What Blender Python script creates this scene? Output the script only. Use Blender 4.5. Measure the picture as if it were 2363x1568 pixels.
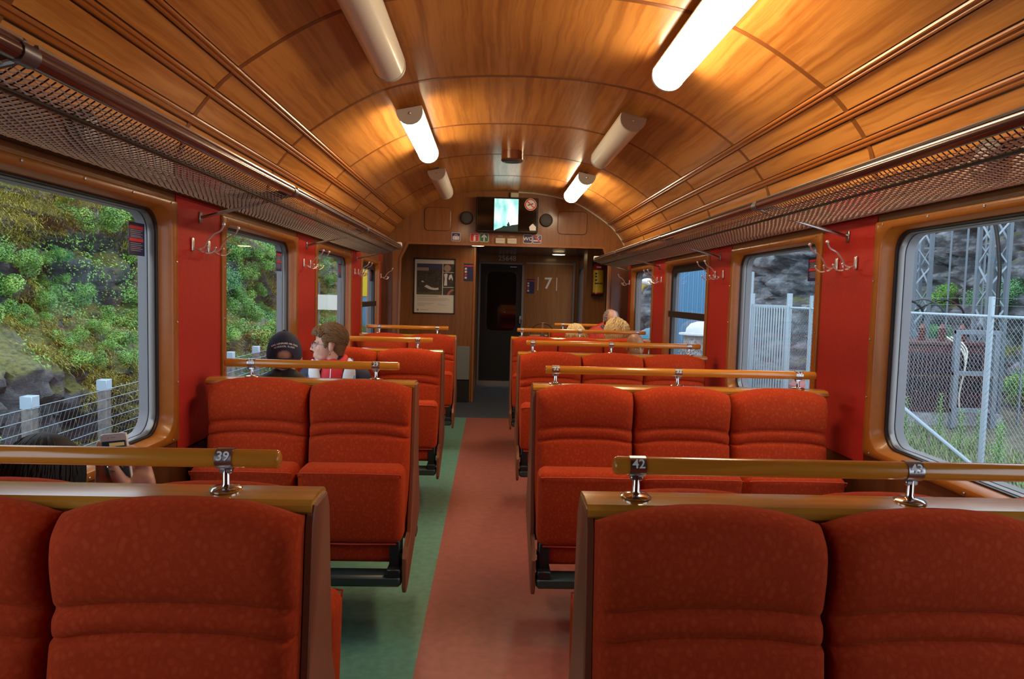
import bpy, bmesh, math, random
from mathutils import Vector, Matrix, noise
random.seed(7)
PI = math.pi
for o in list(bpy.data.objects): bpy.data.objects.remove(o)
scene = bpy.context.scene
COL = scene.collection

# ---------------------------------------------------------------- camera
FPX = 1575.0; CX, CY = 1181.5, 784.0
d_ = Vector((1135.0 - CX, -(680.0 - CY), -FPX)).normalized()
u_ = Vector((math.sin(.026), math.cos(.026), 0)); u_.z = -(u_.x*d_.x + u_.y*d_.y)/d_.z; u_.normalize()
x_ = d_.cross(u_)
cam = bpy.data.cameras.new('camera'); camo = bpy.data.objects.new('camera', cam); COL.objects.link(camo)
cam.sensor_width = 36.0; cam.lens = 36.0*FPX/2363.0; cam.clip_start = .05; cam.clip_end = 300
camo.matrix_world = Matrix.Translation((0, 0, 1.5)) @ Matrix((x_, d_, u_)).to_4x4()
scene.camera = camo

# ---------------------------------------------------------------- world, exposure
w = bpy.data.worlds.new('overcast'); scene.world = w; w.use_nodes = True
bg = w.node_tree.nodes['Background']; bg.inputs[0].default_value = (.74, .87, 1.0, 1); bg.inputs[1].default_value = 3.3
vs = scene.view_settings
vs.view_transform = 'Standard'; vs.look = 'None'; vs.gamma = 1.0; vs.use_curve_mapping = False; vs.exposure = 0.0
LAMP = 34.0          # radiance of the lit tube lamps

# ---------------------------------------------------------------- materials
MATS = {}
def new(name):
    m = bpy.data.materials.new(name); m.use_nodes = True
    nt = m.node_tree; b = nt.nodes['Principled BSDF']; MATS[name] = m
    return m, nt, b
def N(nt, t, **kw):
    n = nt.nodes.new(t)
    for k, v in kw.items():
        if k.startswith('i_'): n.inputs[int(k[2:])].default_value = v
        else: setattr(n, k, v)
    return n
def coords(nt, scale=(1, 1, 1), rnd=0.0):
    tc = N(nt, 'ShaderNodeTexCoord'); mp = N(nt, 'ShaderNodeMapping'); mp.inputs['Scale'].default_value = scale
    if rnd:
        oi = N(nt, 'ShaderNodeObjectInfo'); vm = N(nt, 'ShaderNodeVectorMath', operation='SCALE'); vm.inputs[0].default_value = (13*rnd, 7*rnd, 9*rnd)
        nt.links.new(oi.outputs['Random'], vm.inputs['Scale']); ad = N(nt, 'ShaderNodeVectorMath', operation='ADD')
        nt.links.new(tc.outputs['Object'], ad.inputs[0]); nt.links.new(vm.outputs[0], ad.inputs[1]); nt.links.new(ad.outputs[0], mp.inputs[0])
    else: nt.links.new(tc.outputs['Object'], mp.inputs[0])
    return mp.outputs[0]
def ramp(nt, fac, stops):
    r = N(nt, 'ShaderNodeValToRGB'); e = r.color_ramp.elements
    while len(e) < len(stops): e.new(.5)
    for i, (p, c) in enumerate(stops): e[i].position = p; e[i].color = (*c, 1)
    nt.links.new(fac, r.inputs[0]); return r.outputs[0]
def bumpn(nt, b, fac, strength, dist=.01):
    bu = N(nt, 'ShaderNodeBump'); bu.inputs['Strength'].default_value = strength; bu.inputs['Distance'].default_value = dist
    nt.links.new(fac, bu.inputs['Height']); nt.links.new(bu.outputs[0], b.inputs['Normal'])
def mat(name, col, rough=.5, metal=0, coat=0, var=None, bump=None, emit=0, spec=.5, sheen=0):
    m, nt, b = new(name)
    b.inputs['Base Color'].default_value = (*col, 1); b.inputs['Roughness'].default_value = rough; b.inputs['Metallic'].default_value = metal
    b.inputs['Coat Weight'].default_value = coat; b.inputs['Coat Roughness'].default_value = .12; b.inputs['Specular IOR Level'].default_value = spec
    b.inputs['Sheen Weight'].default_value = sheen
    if emit: b.inputs['Emission Color'].default_value = (*col, 1); b.inputs['Emission Strength'].default_value = emit
    if var:
        n = N(nt, 'ShaderNodeTexNoise'); n.inputs['Scale'].default_value = var[0]; n.inputs['Detail'].default_value = 5
        nt.links.new(coords(nt), n.inputs[0]); a = var[1]
        nt.links.new(ramp(nt, n.outputs[0], [(.3, [c*(1-a) for c in col]), (.7, [min(1, c*(1+a)) for c in col])]), b.inputs['Base Color'])
    if bump:
        n2 = N(nt, 'ShaderNodeTexNoise'); n2.inputs['Scale'].default_value = bump[0]; n2.inputs['Detail'].default_value = 3
        nt.links.new(coords(nt), n2.inputs[0]); bumpn(nt, b, n2.outputs[0], bump[1])
    return m
def wood(name, c1, c2, axis='Y', rough=.3, coat=.3, scale=1.0, rnd=1.0, wav=.10):
    m, nt, b = new(name)
    co = coords(nt, (1, 1, 1), rnd)
    n0 = N(nt, 'ShaderNodeTexNoise'); n0.inputs['Scale'].default_value = 2.2*scale; n0.inputs['Detail'].default_value = 2; nt.links.new(co, n0.inputs[0])
    sb = N(nt, 'ShaderNodeVectorMath', operation='SUBTRACT'); sb.inputs[1].default_value = (.5, .5, .5); nt.links.new(n0.outputs[1], sb.inputs[0])
    sc = N(nt, 'ShaderNodeVectorMath', operation='SCALE'); sc.inputs['Scale'].default_value = wav; nt.links.new(sb.outputs[0], sc.inputs[0])
    ad = N(nt, 'ShaderNodeVectorMath', operation='ADD'); nt.links.new(co, ad.inputs[0]); nt.links.new(sc.outputs[0], ad.inputs[1])
    mp = N(nt, 'ShaderNodeMapping'); s = {'X': (.9, 26, 26), 'Y': (30, .55, 30), 'Z': (26, 26, .9)}[axis]; mp.inputs['Scale'].default_value = [q*scale for q in s]
    nt.links.new(ad.outputs[0], mp.inputs[0])
    n1 = N(nt, 'ShaderNodeTexNoise'); n1.inputs['Scale'].default_value = 1.0; n1.inputs['Detail'].default_value = 7; n1.inputs['Roughness'].default_value = .62; nt.links.new(mp.outputs[0], n1.inputs[0])
    mid = [(a+c)/2 for a, c in zip(c1, c2)]
    nt.links.new(ramp(nt, n1.outputs[0], [(.30, c1), (.45, mid), (.55, c2), (.72, [q*1.08 for q in c2])]), b.inputs['Base Color'])
    b.inputs['Roughness'].default_value = rough; b.inputs['Coat Weight'].default_value = coat; b.inputs['Coat Roughness'].default_value = .13
    return m
def fabric(name, c, hi):
    m, nt, b = new(name)
    co = coords(nt, (1, 1, .8), .3)
    v = N(nt, 'ShaderNodeTexVoronoi'); v.inputs['Scale'].default_value = 58; nt.links.new(co, v.inputs[0])
    n = N(nt, 'ShaderNodeTexNoise'); n.inputs['Scale'].default_value = 75; n.inputs['Detail'].default_value = 3; nt.links.new(co, n.inputs[0])
    mx = N(nt, 'ShaderNodeMath', operation='MULTIPLY'); nt.links.new(v.outputs['Distance'], mx.inputs[0]); nt.links.new(n.outputs[0], mx.inputs[1])
    nt.links.new(ramp(nt, mx.outputs[0], [(.10, hi), (.19, c), (.30, [q*.92 for q in c]), (.36, [a*.6+q*.4 for a, q in zip(c, hi)])]), b.inputs['Base Color'])
    n2 = N(nt, 'ShaderNodeTexNoise'); n2.inputs['Scale'].default_value = 420; nt.links.new(co, n2.inputs[0]); bumpn(nt, b, n2.outputs[0], .25, .003)
    b.inputs['Roughness'].default_value = .85; b.inputs['Specular IOR Level'].default_value = .1
    b.inputs['Sheen Weight'].default_value = .18; b.inputs['Sheen Tint'].default_value = (1, .35, .12, 1); b.inputs['Sheen Roughness'].default_value = .45
    return m
def glassm(name, tint=(1, 1, 1)):
    m = bpy.data.materials.new(name); m.use_nodes = True; MATS[name] = m; nt = m.node_tree; nt.nodes.clear()
    o = N(nt, 'ShaderNodeOutputMaterial'); t = N(nt, 'ShaderNodeBsdfTransparent'); t.inputs[0].default_value = (*tint, 1)
    g = N(nt, 'ShaderNodeBsdfGlossy'); g.inputs['Roughness'].default_value = .01
    lw = N(nt, 'ShaderNodeLayerWeight'); pw = N(nt, 'ShaderNodeMath', operation='POWER'); pw.inputs[1].default_value = 5; nt.links.new(lw.outputs['Facing'], pw.inputs[0])
    f = N(nt, 'ShaderNodeMath', operation='MULTIPLY_ADD'); f.inputs[1].default_value = .55; f.inputs[2].default_value = .022; nt.links.new(pw.outputs[0], f.inputs[0]); mx = N(nt, 'ShaderNodeMixShader')
    nt.links.new(f.outputs[0], mx.inputs[0]); nt.links.new(t.outputs[0], mx.inputs[1]); nt.links.new(g.outputs[0], mx.inputs[2]); nt.links.new(mx.outputs[0], o.inputs[0])
    return m

wood('ceil_wood', (.34, .112, .018), (.58, .245, .053), 'Y', .30, .35, wav=.05)
wood('seam_wood', (.085, .024, .006), (.12, .036, .009), 'X', .4, .2)
mat('batten_wood', (.34, .105, .018), .3, coat=.3); mat('seam_strip', (.21, .066, .013), .4, coat=.15)
wood('end_wood', (.20, .072, .014), (.265, .098, .022), 'Z', .38, .25)
wood('dark_wood', (.085, .026, .008), (.13, .042, .013), 'Z', .4, .25)
wood('upper_wood', (.22, .085, .025), (.30, .12, .038), 'Y', .4, .2)
wood('trim_wood', (.26, .088, .016), (.33, .115, .024), 'Z', .35, .3)
mat('frame_orange', (.36, .118, .012), .36, coat=.2, var=(40, .06))
wood('cap_wood', (.42, .170, .016), (.55, .24, .028), 'X', .24, .35, wav=.05)
wood('rail_wood', (.43, .145, .012), (.58, .215, .022), 'X', .22, .4, wav=.05)
mat('panel_brown', (.215, .072, .034), .42, coat=.15, var=(60, .06))
mat('red_wall', (.44, .016, .007), .6, var=(90, .10), bump=(260, .15))
fabric('seat_fabric', (.41, .038, .0085), (.47, .054, .0125))
mat('piping', (.46, .040, .010), .6)
mat('floor_red', (.31, .092, .066), .42, var=(22, .14), bump=(160, .05))
mat('floor_green', (.110, .275, .195), .42, var=(24, .16), bump=(160, .05))
mat('floor_blue', (.055, .075, .105), .5, var=(12, .25))
mat('chrome', (.75, .73, .70), .12, 1); mat('hook_metal', (.86, .85, .83), .28, .75); mat('speaker_grey', (.045, .048, .045), .5)
mat('steel', (.42, .42, .43), .3, 1)
mat('dull_metal', (.20, .19, .185), .4, .7)
mat('door_metal', (.25, .245, .24), .45, .6)
mat('rack_tube', (.085, .028, .020), .22, .25, coat=.6)
mat('rack_wire', (.58, .54, .47), .42, .6)
mat('rack_rib', (.035, .028, .022), .4, .4)
mat('bracket_grey', (.16, .16, .18), .35, .7)
mat('door_black', (.005, .005, .0055), .5); mat('black', (.012, .012, .013), .45)
mat('rubber', (.010, .010, .011), .35)
mat('reveal_grey', (.13, .13, .14), .45, .1)
mat('beam_green', (.030, .050, .046), .4)
mat('lamp_off', (.80, .78, .68), .35, coat=.3)
mat('lamp_cap', (.55, .52, .45), .4)
m, nt, b = new('lamp_on'); b.inputs['Base Color'].default_value = (1, .95, .85, 1); b.inputs['Emission Color'].default_value = (1, .78, .50, 1); b.inputs['Emission Strength'].default_value = LAMP
mat('downlight', (1, .66, .32), .4, emit=24.0)
glassm('glass'); glassm('lens', (.9, .92, .95))
mat('dark_glass', (.006, .005, .005), .04, spec=.8)
mat('white_paint', (.72, .70, .64), .45); mat('white', (.80, .80, .78), .5); mat('cream', (.62, .58, .46), .5)
mat('sign_blue', (.025, .035, .17), .35); mat('sign_red', (.60, .03, .025), .4); mat('sign_green', (.015, .15, .075), .4); mat('sign_navy', (.018, .02, .10), .35)
mat('print_grey', (.35, .35, .38), .6); mat('yellow', (.72, .50, .02), .4); mat('ext_red', (.42, .015, .012), .3, coat=.3)
mat('grey_panel', (.20, .225, .215), .5); mat('letter_grey', (.62, .61, .58), .4)
mat('vest_ceiling', (.105, .095, .11), .18)
mat('brown_cyl', (.17, .045, .016), .2, coat=.6); mat('mouth_metal', (.3, .3, .28), .3, 1)

# ---------------------------------------------------------------- mesh helpers
class MB:
    def __init__(s): s.v = []; s.f = []
    def add(s, vs, fs, M=None):
        k = len(s.v); s.v += [tuple(M @ Vector(p)) for p in vs] if M is not None else [tuple(p) for p in vs]
        s.f += [tuple(i+k for i in f) for f in fs]; return s
    def box(s, x0, x1, y0, y1, z0, z1, b=0.0, M=None):
        if b <= 0:
            vs = [(x, y, z) for x in (x0, x1) for y in (y0, y1) for z in (z0, z1)]
            return s.add(vs, [(0, 1, 3, 2), (4, 6, 7, 5), (0, 4, 5, 1), (2, 3, 7, 6), (0, 2, 6, 4), (1, 5, 7, 3)], M)
        vs = []; idx = {}
        for i, x in enumerate((x0, x1)):
            for j, y in enumerate((y0, y1)):
                for k, z in enumerate((z0, z1)):
                    xi, yi, zi = x+(b if i == 0 else -b), y+(b if j == 0 else -b), z+(b if k == 0 else -b)
                    for a, p in enumerate(((x, yi, zi), (xi, y, zi), (xi, yi, z))): idx[i, j, k, a] = len(vs); vs.append(p)
        fs = []; R = [(0, 0), (0, 1), (1, 1), (1, 0)]
        for i in (0, 1):
            fs.append([idx[i, p, q, 0] for p, q in R]); fs.append([idx[p, i, q, 1] for p, q in R]); fs.append([idx[p, q, i, 2] for p, q in R])
            for j in (0, 1):
                fs.append([idx[i, j, 0, 0], idx[i, j, 1, 0], idx[i, j, 1, 1], idx[i, j, 0, 1]])
                fs.append([idx[i, 0, j, 0], idx[i, 1, j, 0], idx[i, 1, j, 2], idx[i, 0, j, 2]])
                fs.append([idx[0, i, j, 1], idx[1, i, j, 1], idx[1, i, j, 2], idx[0, i, j, 2]])
                for k in (0, 1): fs.append([idx[i, j, k, 0], idx[i, j, k, 1], idx[i, j, k, 2]])
        return s.add(vs, fs, M)
    def tube(s, path, r, n=8, caps=True, closed=False, M=None):
        P = [Vector(p) for p in path]; m = len(P); rr = r if isinstance(r, (list, tuple)) else [r]*m
        vs = []; fs = []; up = None
        for i, p in enumerate(P):
            if closed: t = P[(i+1) % m]-P[i-1]
            else: t = P[min(i+1, m-1)]-P[max(i-1, 0)]
            t.normalize()
            if up is None: up = t.orthogonal().normalized()
            up = (up - t*up.dot(t))
            up = up.normalized() if up.length > 1e-6 else t.orthogonal().normalized()
            sd = t.cross(up)
            for k in range(n):
                a = 2*PI*k/n; vs.append(p+(up*math.cos(a)+sd*math.sin(a))*rr[i])
        for i in range(m if closed else m-1):
            j = (i+1) % m
            for k in range(n): fs.append((i*n+k, i*n+(k+1) % n, j*n+(k+1) % n, j*n+k))
        if caps and not closed: fs.append(tuple(range(n))[::-1]); fs.append(tuple((m-1)*n+k for k in range(n)))
        return s.add(vs, fs, M)
    def lathe(s, prof, M=None, n=24):
        vs = []; fs = []
        for r, z in prof:
            for k in range(n): a = 2*PI*k/n; vs.append((r*math.cos(a), r*math.sin(a), z))
        for i in range(len(prof)-1):
            for k in range(n): fs.append((i*n+k, i*n+(k+1) % n, (i+1)*n+(k+1) % n, (i+1)*n+k))
        fs.append(tuple(range(n))[::-1]); fs.append(tuple((len(prof)-1)*n+k for k in range(n)))
        return s.add(vs, fs, M)
    def prism(s, poly, ax, a0, a1, M=None):
        f = {'x': lambda u, v, a: (a, u, v), 'y': lambda u, v, a: (u, a, v), 'z': lambda u, v, a: (u, v, a)}[ax]; n = len(poly)
        vs = [f(u, v, a0) for u, v in poly]+[f(u, v, a1) for u, v in poly]
        fs = [tuple(range(n))[::-1], tuple(range(n, 2*n))]+[(i, (i+1) % n, n+(i+1) % n, n+i) for i in range(n)]
        return s.add(vs, fs, M)
    def loops(s, L, closed=True, cap0=False, cap1=False, M=None):
        n = len(L[0]); vs = [p for l in L for p in l]; fs = []
        for i in range(len(L)-1):
            for k in range(n if closed else n-1): fs.append((i*n+k, i*n+(k+1) % n, (i+1)*n+(k+1) % n, (i+1)*n+k))
        if cap0: fs.append(tuple(range(n))[::-1])
        if cap1: fs.append(tuple((len(L)-1)*n+k for k in range(n)))
        return s.add(vs, fs, M)
    def ball(s, c, r, n=12, m=8, M=None):
        if not isinstance(r, (list, tuple)): r = (r, r, r)
        vs = [(c[0], c[1], c[2]-r[2])]; fs = []
        for i in range(1, m):
            t = PI*i/m
            for k in range(n): a = 2*PI*k/n; vs.append((c[0]+r[0]*math.sin(t)*math.cos(a), c[1]+r[1]*math.sin(t)*math.sin(a), c[2]-r[2]*math.cos(t)))
        vs.append((c[0], c[1], c[2]+r[2])); L = len(vs)-1
        for k in range(n):
            fs.append((0, 1+(k+1) % n, 1+k)); fs.append((L, 1+(m-2)*n+k, 1+(m-2)*n+(k+1) % n))
            for i in range(m-2): fs.append((1+i*n+k, 1+i*n+(k+1) % n, 1+(i+1)*n+(k+1) % n, 1+(i+1)*n+k))
        return s.add(vs, fs, M)
    def rbox(s, x0, x1, y0, y1, z0, z1, r, seg=4, M=None):
        bm = bmesh.new(); bmesh.ops.create_cube(bm, size=1)
        for v in bm.verts: v.co = Vector(((x0+x1)/2+v.co.x*(x1-x0), (y0+y1)/2+v.co.y*(y1-y0), (z0+z1)/2+v.co.z*(z1-z0)))
        bmesh.ops.bevel(bm, geom=list(bm.edges)+list(bm.verts), offset=r, segments=seg, profile=.5, affect='EDGES')
        bm.verts.index_update(); vs = [tuple(v.co) for v in bm.verts]; fs = [tuple(v.index for v in f.verts) for f in bm.faces]; bm.free()
        return s.add(vs, fs, M)
    def text(s, t, size, M, ext=.0008, align='CENTER'):
        vs, fs = text_geo(t, align)
        return s.add([(x*size, y*size, (z > 0)*ext) for x, y, z in vs], fs, M)
    def mesh(s, name, mt, smooth=True, ang=40, fix=True):
        me = bpy.data.meshes.new(name); me.from_pydata(s.v, [], s.f)
        if fix:
            bm = bmesh.new(); bm.from_mesh(me); bmesh.ops.recalc_face_normals(bm, faces=bm.faces); bm.to_mesh(me); bm.free()
        if smooth:
            me.polygons.foreach_set('use_smooth', [True]*len(me.polygons)); me.set_sharp_from_angle(angle=math.radians(ang))
        if mt: me.materials.append(MATS[mt])
        me.update(); return me
    def build(s, name, mt, parent=None, local=False, **kw):
        if parent is not None and not local:
            o = WORLD.get(parent.name, Vector((0, 0, 0)))
            if o.length > 0: s.v = [(x-o.x, y-o.y, z-o.z) for x, y, z in s.v]
        ob = link(name, s.mesh(name, mt, **kw), parent)
        return ob
WORLD = {}
TXT = {}
def text_geo(t, align):
    if (t, align) not in TXT:
        c = bpy.data.curves.new('t', 'FONT'); c.body = t; c.size = 1; c.align_x = align; c.align_y = 'CENTER'; c.extrude = .05; c.resolution_u = 3; c.offset = .012
        o = bpy.data.objects.new('t', c); COL.objects.link(o); dg = bpy.context.evaluated_depsgraph_get(); dg.update()
        me = o.evaluated_get(dg).to_mesh()
        TXT[t, align] = ([tuple(v.co) for v in me.vertices], [tuple(p.vertices) for p in me.polygons])
        o.evaluated_get(dg).to_mesh_clear(); bpy.data.objects.remove(o); bpy.data.curves.remove(c)
    return TXT[t, align]
def link(name, me, parent=None, loc=(0, 0, 0), rot=(0, 0, 0)):
    o = bpy.data.objects.new(name, me); COL.objects.link(o); o.location = loc; o.rotation_euler = rot
    if parent is not None:
        o.parent = parent; WORLD[o.name] = WORLD.get(parent.name, Vector((0, 0, 0)))
    return o
def tag(o, label=None, cat=None, group=None, kind=None):
    if label: o['label'] = label
    if cat: o['category'] = cat
    if group: o['group'] = group
    if kind: o['kind'] = kind
    return o
def thing(name, label, cat, loc=(0, 0, 0), group=None, kind=None):
    o = bpy.data.objects.new(name, None); COL.objects.link(o); o.location = loc; o.empty_display_size = .1
    WORLD[o.name] = Vector(loc); return tag(o, label, cat, group, kind)
def struct(mb, name, mt, parent=None, **kw):
    o = mb.build(name, mt, parent, **kw)
    if parent is None: o['kind'] = 'structure'
    return o
def sroot(name): return thing(name, None, None, kind='structure')
def rrect(u0, u1, v0, v1, r, n=6):
    r = min(r, (u1-u0)/2-1e-4, (v1-v0)/2-1e-4); P = []
    for cu, cv, a0 in ((u1-r, v1-r, 0), (u0+r, v1-r, PI/2), (u0+r, v0+r, PI), (u1-r, v0+r, 1.5*PI)):
        for k in range(n+1): a = a0+PI/2*k/n; P.append((cu+r*math.cos(a), cv+r*math.sin(a)))
    return P
def catmull(P, k):
    P = [Vector(p) for p in P]; out = []
    for i in range(len(P)-1):
        a = P[max(i-1, 0)]; b = P[i]; c = P[i+1]; d = P[min(i+2, len(P)-1)]
        for j in range(k):
            t = j/k; out.append(.5*((2*b)+(c-a)*t+(2*a-5*b+4*c-d)*t*t+(3*b-a-3*c+d)*t**3))
    out.append(P[-1]); return out
FACE_Y = Matrix(((1, 0, 0, 0), (0, 0, 1, 0), (0, 1, 0, 0), (0, 0, 0, 1)))   # placeholder basis
def plane_m(origin, right, up):       # text plane: local x -> right, y -> up, z -> out of the plane
    r = Vector(right).normalized(); u = Vector(up).normalized(); n = r.cross(u)
    return Matrix(((r.x, u.x, n.x, origin[0]), (r.y, u.y, n.y, origin[1]), (r.z, u.z, n.z, origin[2]), (0, 0, 0, 1)))
def front_m(x, y, z): return plane_m((x, y, z), (1, 0, 0), (0, 0, 1))   # faces -Y
XL, XR, XM = -1.322, 1.645, .1615
YB0, YE = -2.4, 8.35            # coach interior from the wall behind the camera to the bulkhead
ROWS = [1.36+1.77*k for k in range(5)]

# ================================================================ the coach shell
# ---- vaulted ceiling: cross-section as (distance from the axis, height)
HALF = catmull([(0, 2.757), (.25, 2.750), (.45, 2.732), (.65, 2.697), (.8, 2.655), (1.0, 2.556), (1.24, 2.395), (1.34, 2.297), (1.42, 2.19), (1.455, 2.11), (1.478, 2.0)], 8)
HALF = [(p[0], p[1]) for p in HALF]
def zc(d):
    d = abs(d)
    for (a, za), (b, zb) in zip(HALF, HALF[1:]):
        if a <= d <= b: return za+(zb-za)*(d-a)/(b-a+1e-9)
    return HALF[-1][1]
def nrm(d):      # inward (downward) normal of the vault at signed distance d
    e = .004; t = Vector((2*e, zc(d+e)-zc(d-e))).normalized(); n = Vector((-t.y, t.x))
    return -n if n.y > 0 else n
def vault(d0, d1, off, n=10):
    out = []
    for i in range(n+1):
        d = d0+(d1-d0)*i/n; q = nrm(d); out.append((XM+d+q.x*off, zc(d)+q.y*off))
    return out
ceil_root = sroot('ceiling')
mb = MB(); A = vault(-1.476, 1.476, 0, 80); Bq = vault(-1.476, 1.476, -.05, 80)
mb.loops([[(x, YB0, z) for x, z in A], [(x, YE, z) for x, z in A]], closed=False)
mb.loops([[(x, YB0, z) for x, z in Bq], [(x, YE, z) for x, z in Bq]], closed=False)
mb.build('ceiling_backing', 'seam_wood', ceil_root, fix=False)
SEAMS = [YB0]+[2.90+1.09*k for k in range(-4, 5)]+[YE]
BAYS = [(a, c) for a, c in zip(SEAMS, SEAMS[1:]) if c-a > .15]
STRIPS = [(-1.222, 1.222, 48)]+[(s*a, s*c, 6) for s in (-1, 1) for a, c in ((1.256, 1.321), (1.351, 1.407), (1.431, 1.472))]
for a, c in BAYS:
    ya, yc = a+.015, c-.015
    if a == SEAMS[0]: ya = a
    if c == YE: yc = c
    for d0, d1, n in STRIPS:
        I = vault(d0, d1, .007, n); O = vault(d0, d1, -.002, n); ym = (ya+yc)/2; xm = XM+(d0+d1)/2; h = (yc-ya)/2
        mb = MB(); mb.loops([[(x-xm, -h, z) for x, z in O], [(x-xm, -h, z) for x, z in I], [(x-xm, h, z) for x, z in I], [(x-xm, h, z) for x, z in O]], closed=False)
        me = mb.mesh('ceiling_panel', 'ceil_wood', ang=30); link('ceiling_panel', me, ceil_root, (xm, ym, 0))
for y in SEAMS[1:-1]:
    I = vault(-1.474, 1.474, .0085, 80); O = vault(-1.474, 1.474, .001, 80)
    MB().loops([[(x, y-.016, z) for x, z in O], [(x, y-.015, z) for x, z in I], [(x, y+.015, z) for x, z in I], [(x, y+.016, z) for x, z in O]], closed=False).build('seam_strip', 'seam_strip', ceil_root, ang=30)
for s in (-1, 1):
    for dc in (1.239, 1.336, 1.419):
        q = nrm(s*dc); t = Vector((q.y, -q.x)); c0 = Vector((XM+s*dc, zc(dc)))
        prof = [(-.017, 0), (-.017, .010), (-.012, .016), (-.006, .0165), (-.002, .011), (.002, .011), (.006, .0165), (.012, .016), (.017, .010), (.017, 0)]
        poly = [tuple(c0+t*a+q*b2) for a, b2 in prof]
        MB().prism(poly, 'y', YB0, YE).build('batten', 'batten_wood', ceil_root, ang=25)

# ---- floor
fr = sroot('floor')
MB().box(-.272, XR, YB0, 8.22, -.03, 0).build('red_floor', 'floor_red', fr)
MB().box(XL, -.275, YB0, 8.22, -.03, 0).build('green_floor', 'floor_green', fr)
MB().box(-.275, -.272, YB0, 8.22, -.03, .0005).build('floor_joint', 'floor_green', fr)
MB().box(-1.5, 1.75, 8.22, 11.4, -.03, -.001).build('vestibule_floor', 'floor_blue', fr)
MB().box(-1.5, 1.8, YB0-.05, 11.5, -.12, -.031).build('subfloor', 'black', fr)

# ---- side walls and windows
WIN = [(-.175, 1.125), (1.595, 2.895), (3.365, 4.665), (5.135, 6.435), (6.905, 8.03)]
ZB, ZT = .85, 1.85
wcount = 0
def side(s, X, nm):
    global wcount
    def bx(mb, dep0, dep1, y0, y1, z0, z1):        # depths are measured outwards from the inner wall plane
        a, c = sorted((X+s*dep0, X+s*dep1)); return mb.box(a, c, y0, y1, z0, z1)
    root = sroot('wall_'+nm)
    bx(MB(), 0, .09, YB0, YE, 0, ZB).build('lower_panel', 'dark_wood', root)
    bx(MB(), -.012, .0, YB0, YE, 0, .10).build('kick_board', 'black', root)
    bx(MB(), .0, .09, YB0, YE, ZT, 2.09).build('upper_panel', 'upper_wood', root)
    bx(MB(), -.006, 0, YB0, YE, 1.945, 1.953).build('upper_bead', 'dark_wood', root)
    edges = [YB0]+[q for w_ in WIN for q in w_]+[YE]
    for i in range(0, len(edges), 2):
        bx(MB(), 0, .09, edges[i], edges[i+1], ZB, ZT).build('pillar_core', 'dark_wood', root)
        a, c = edges[i], edges[i+1]
        if i == len(edges)-2: c = 8.19
        mb = MB(); bx(mb, -.005, -.0005, a+.004, c-.004, .80, 2.075); mb.build('pillar_panel', 'red_wall', root)
    for i, (a, c) in enumerate(WIN):
        wcount += 1
        wr = sroot('window_%d' % wcount)
        def lp(iy, iz, dep, r): return [(X+s*dep, y, z) for y, z in rrect(a+iy, c-iy, ZB+iz, ZT-iz, r, 8)]
        MB().loops([lp(.001, .001, 0, .01), lp(.001, .001, -.012, .01), lp(.004, .004, -.016, .012), lp(.045, .030, -.016, .085), lp(.050, .034, -.012, .085), lp(.082, .046, .030, .085), lp(.085, .048, .036, .085)]).build('window_frame', 'frame_orange', wr, ang=50)
        MB().loops([lp(.078, .042, .029, .085), lp(.094, .052, .028, .085), lp(.100, .056, .036, .085), lp(.101, .057, .060, .085)]).build('gasket', 'rubber', wr)
        MB().loops([lp(.0985, .0555, .037, .085), lp(.100, .057, .035, .085), lp(.102, .059, .038, .085), lp(.1022, .0592, .06, .085)]).build('glazing_bead', 'dull_metal', wr)
        MB().loops([lp(.095, .052, .062, .085), lp(.1055, .061, .062, .085), lp(.108, .063, .097, .085), lp(.02, .0, .097, .05)]).build('outer_reveal', 'reveal_grey', wr)
        P = lp(.098, .055, .0615, .085); P2 = lp(.098, .055, .066, .085)
        MB().loops([P, P2], cap0=True, cap1=True).build('pane', 'glass', wr, smooth=False)
        if (s < 0 and i == 4) or (s > 0 and i == 3):     # opening window with a middle bar and a black sash
            MB().loops([lp(.09, .05, .030, .08), lp(.15, .11, .030, .06), lp(.15, .11, .058, .06)]).build('sash', 'black', wr)
            mb = MB(); bx(mb, .012, .058, a+.08, c-.08, 1.335, 1.39); mb.build('sash_bar', 'black', wr)
            mb = MB(); bx(mb, .010, .014, a+.09, c-.09, 1.388, 1.392); mb.build('bar_bead', 'steel', wr)
        mb = MB()
        for k in range(5):
            y = a+.06+(c-a-.12)*k/4
            for z in (ZB+.014, ZT-.014): mb.ball((X-s*.016, y, z), .0055, 6, 4)
        for k in range(1, 4):
            z = ZB+(ZT-ZB)*k/4
            for y in (a+.016, c-.016): mb.ball((X-s*.016, y, z), .0055, 6, 4)
        mb.build('screw_heads', 'steel', wr)['kind'] = 'stuff'
side(-1, XL, 'left'); side(1, XR, 'right')
wb = MB().box(XL-.16, XR+.16, YB0-.06, YB0, 0, 2.9); struct(wb, 'wall_back', 'end_wood')

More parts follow.
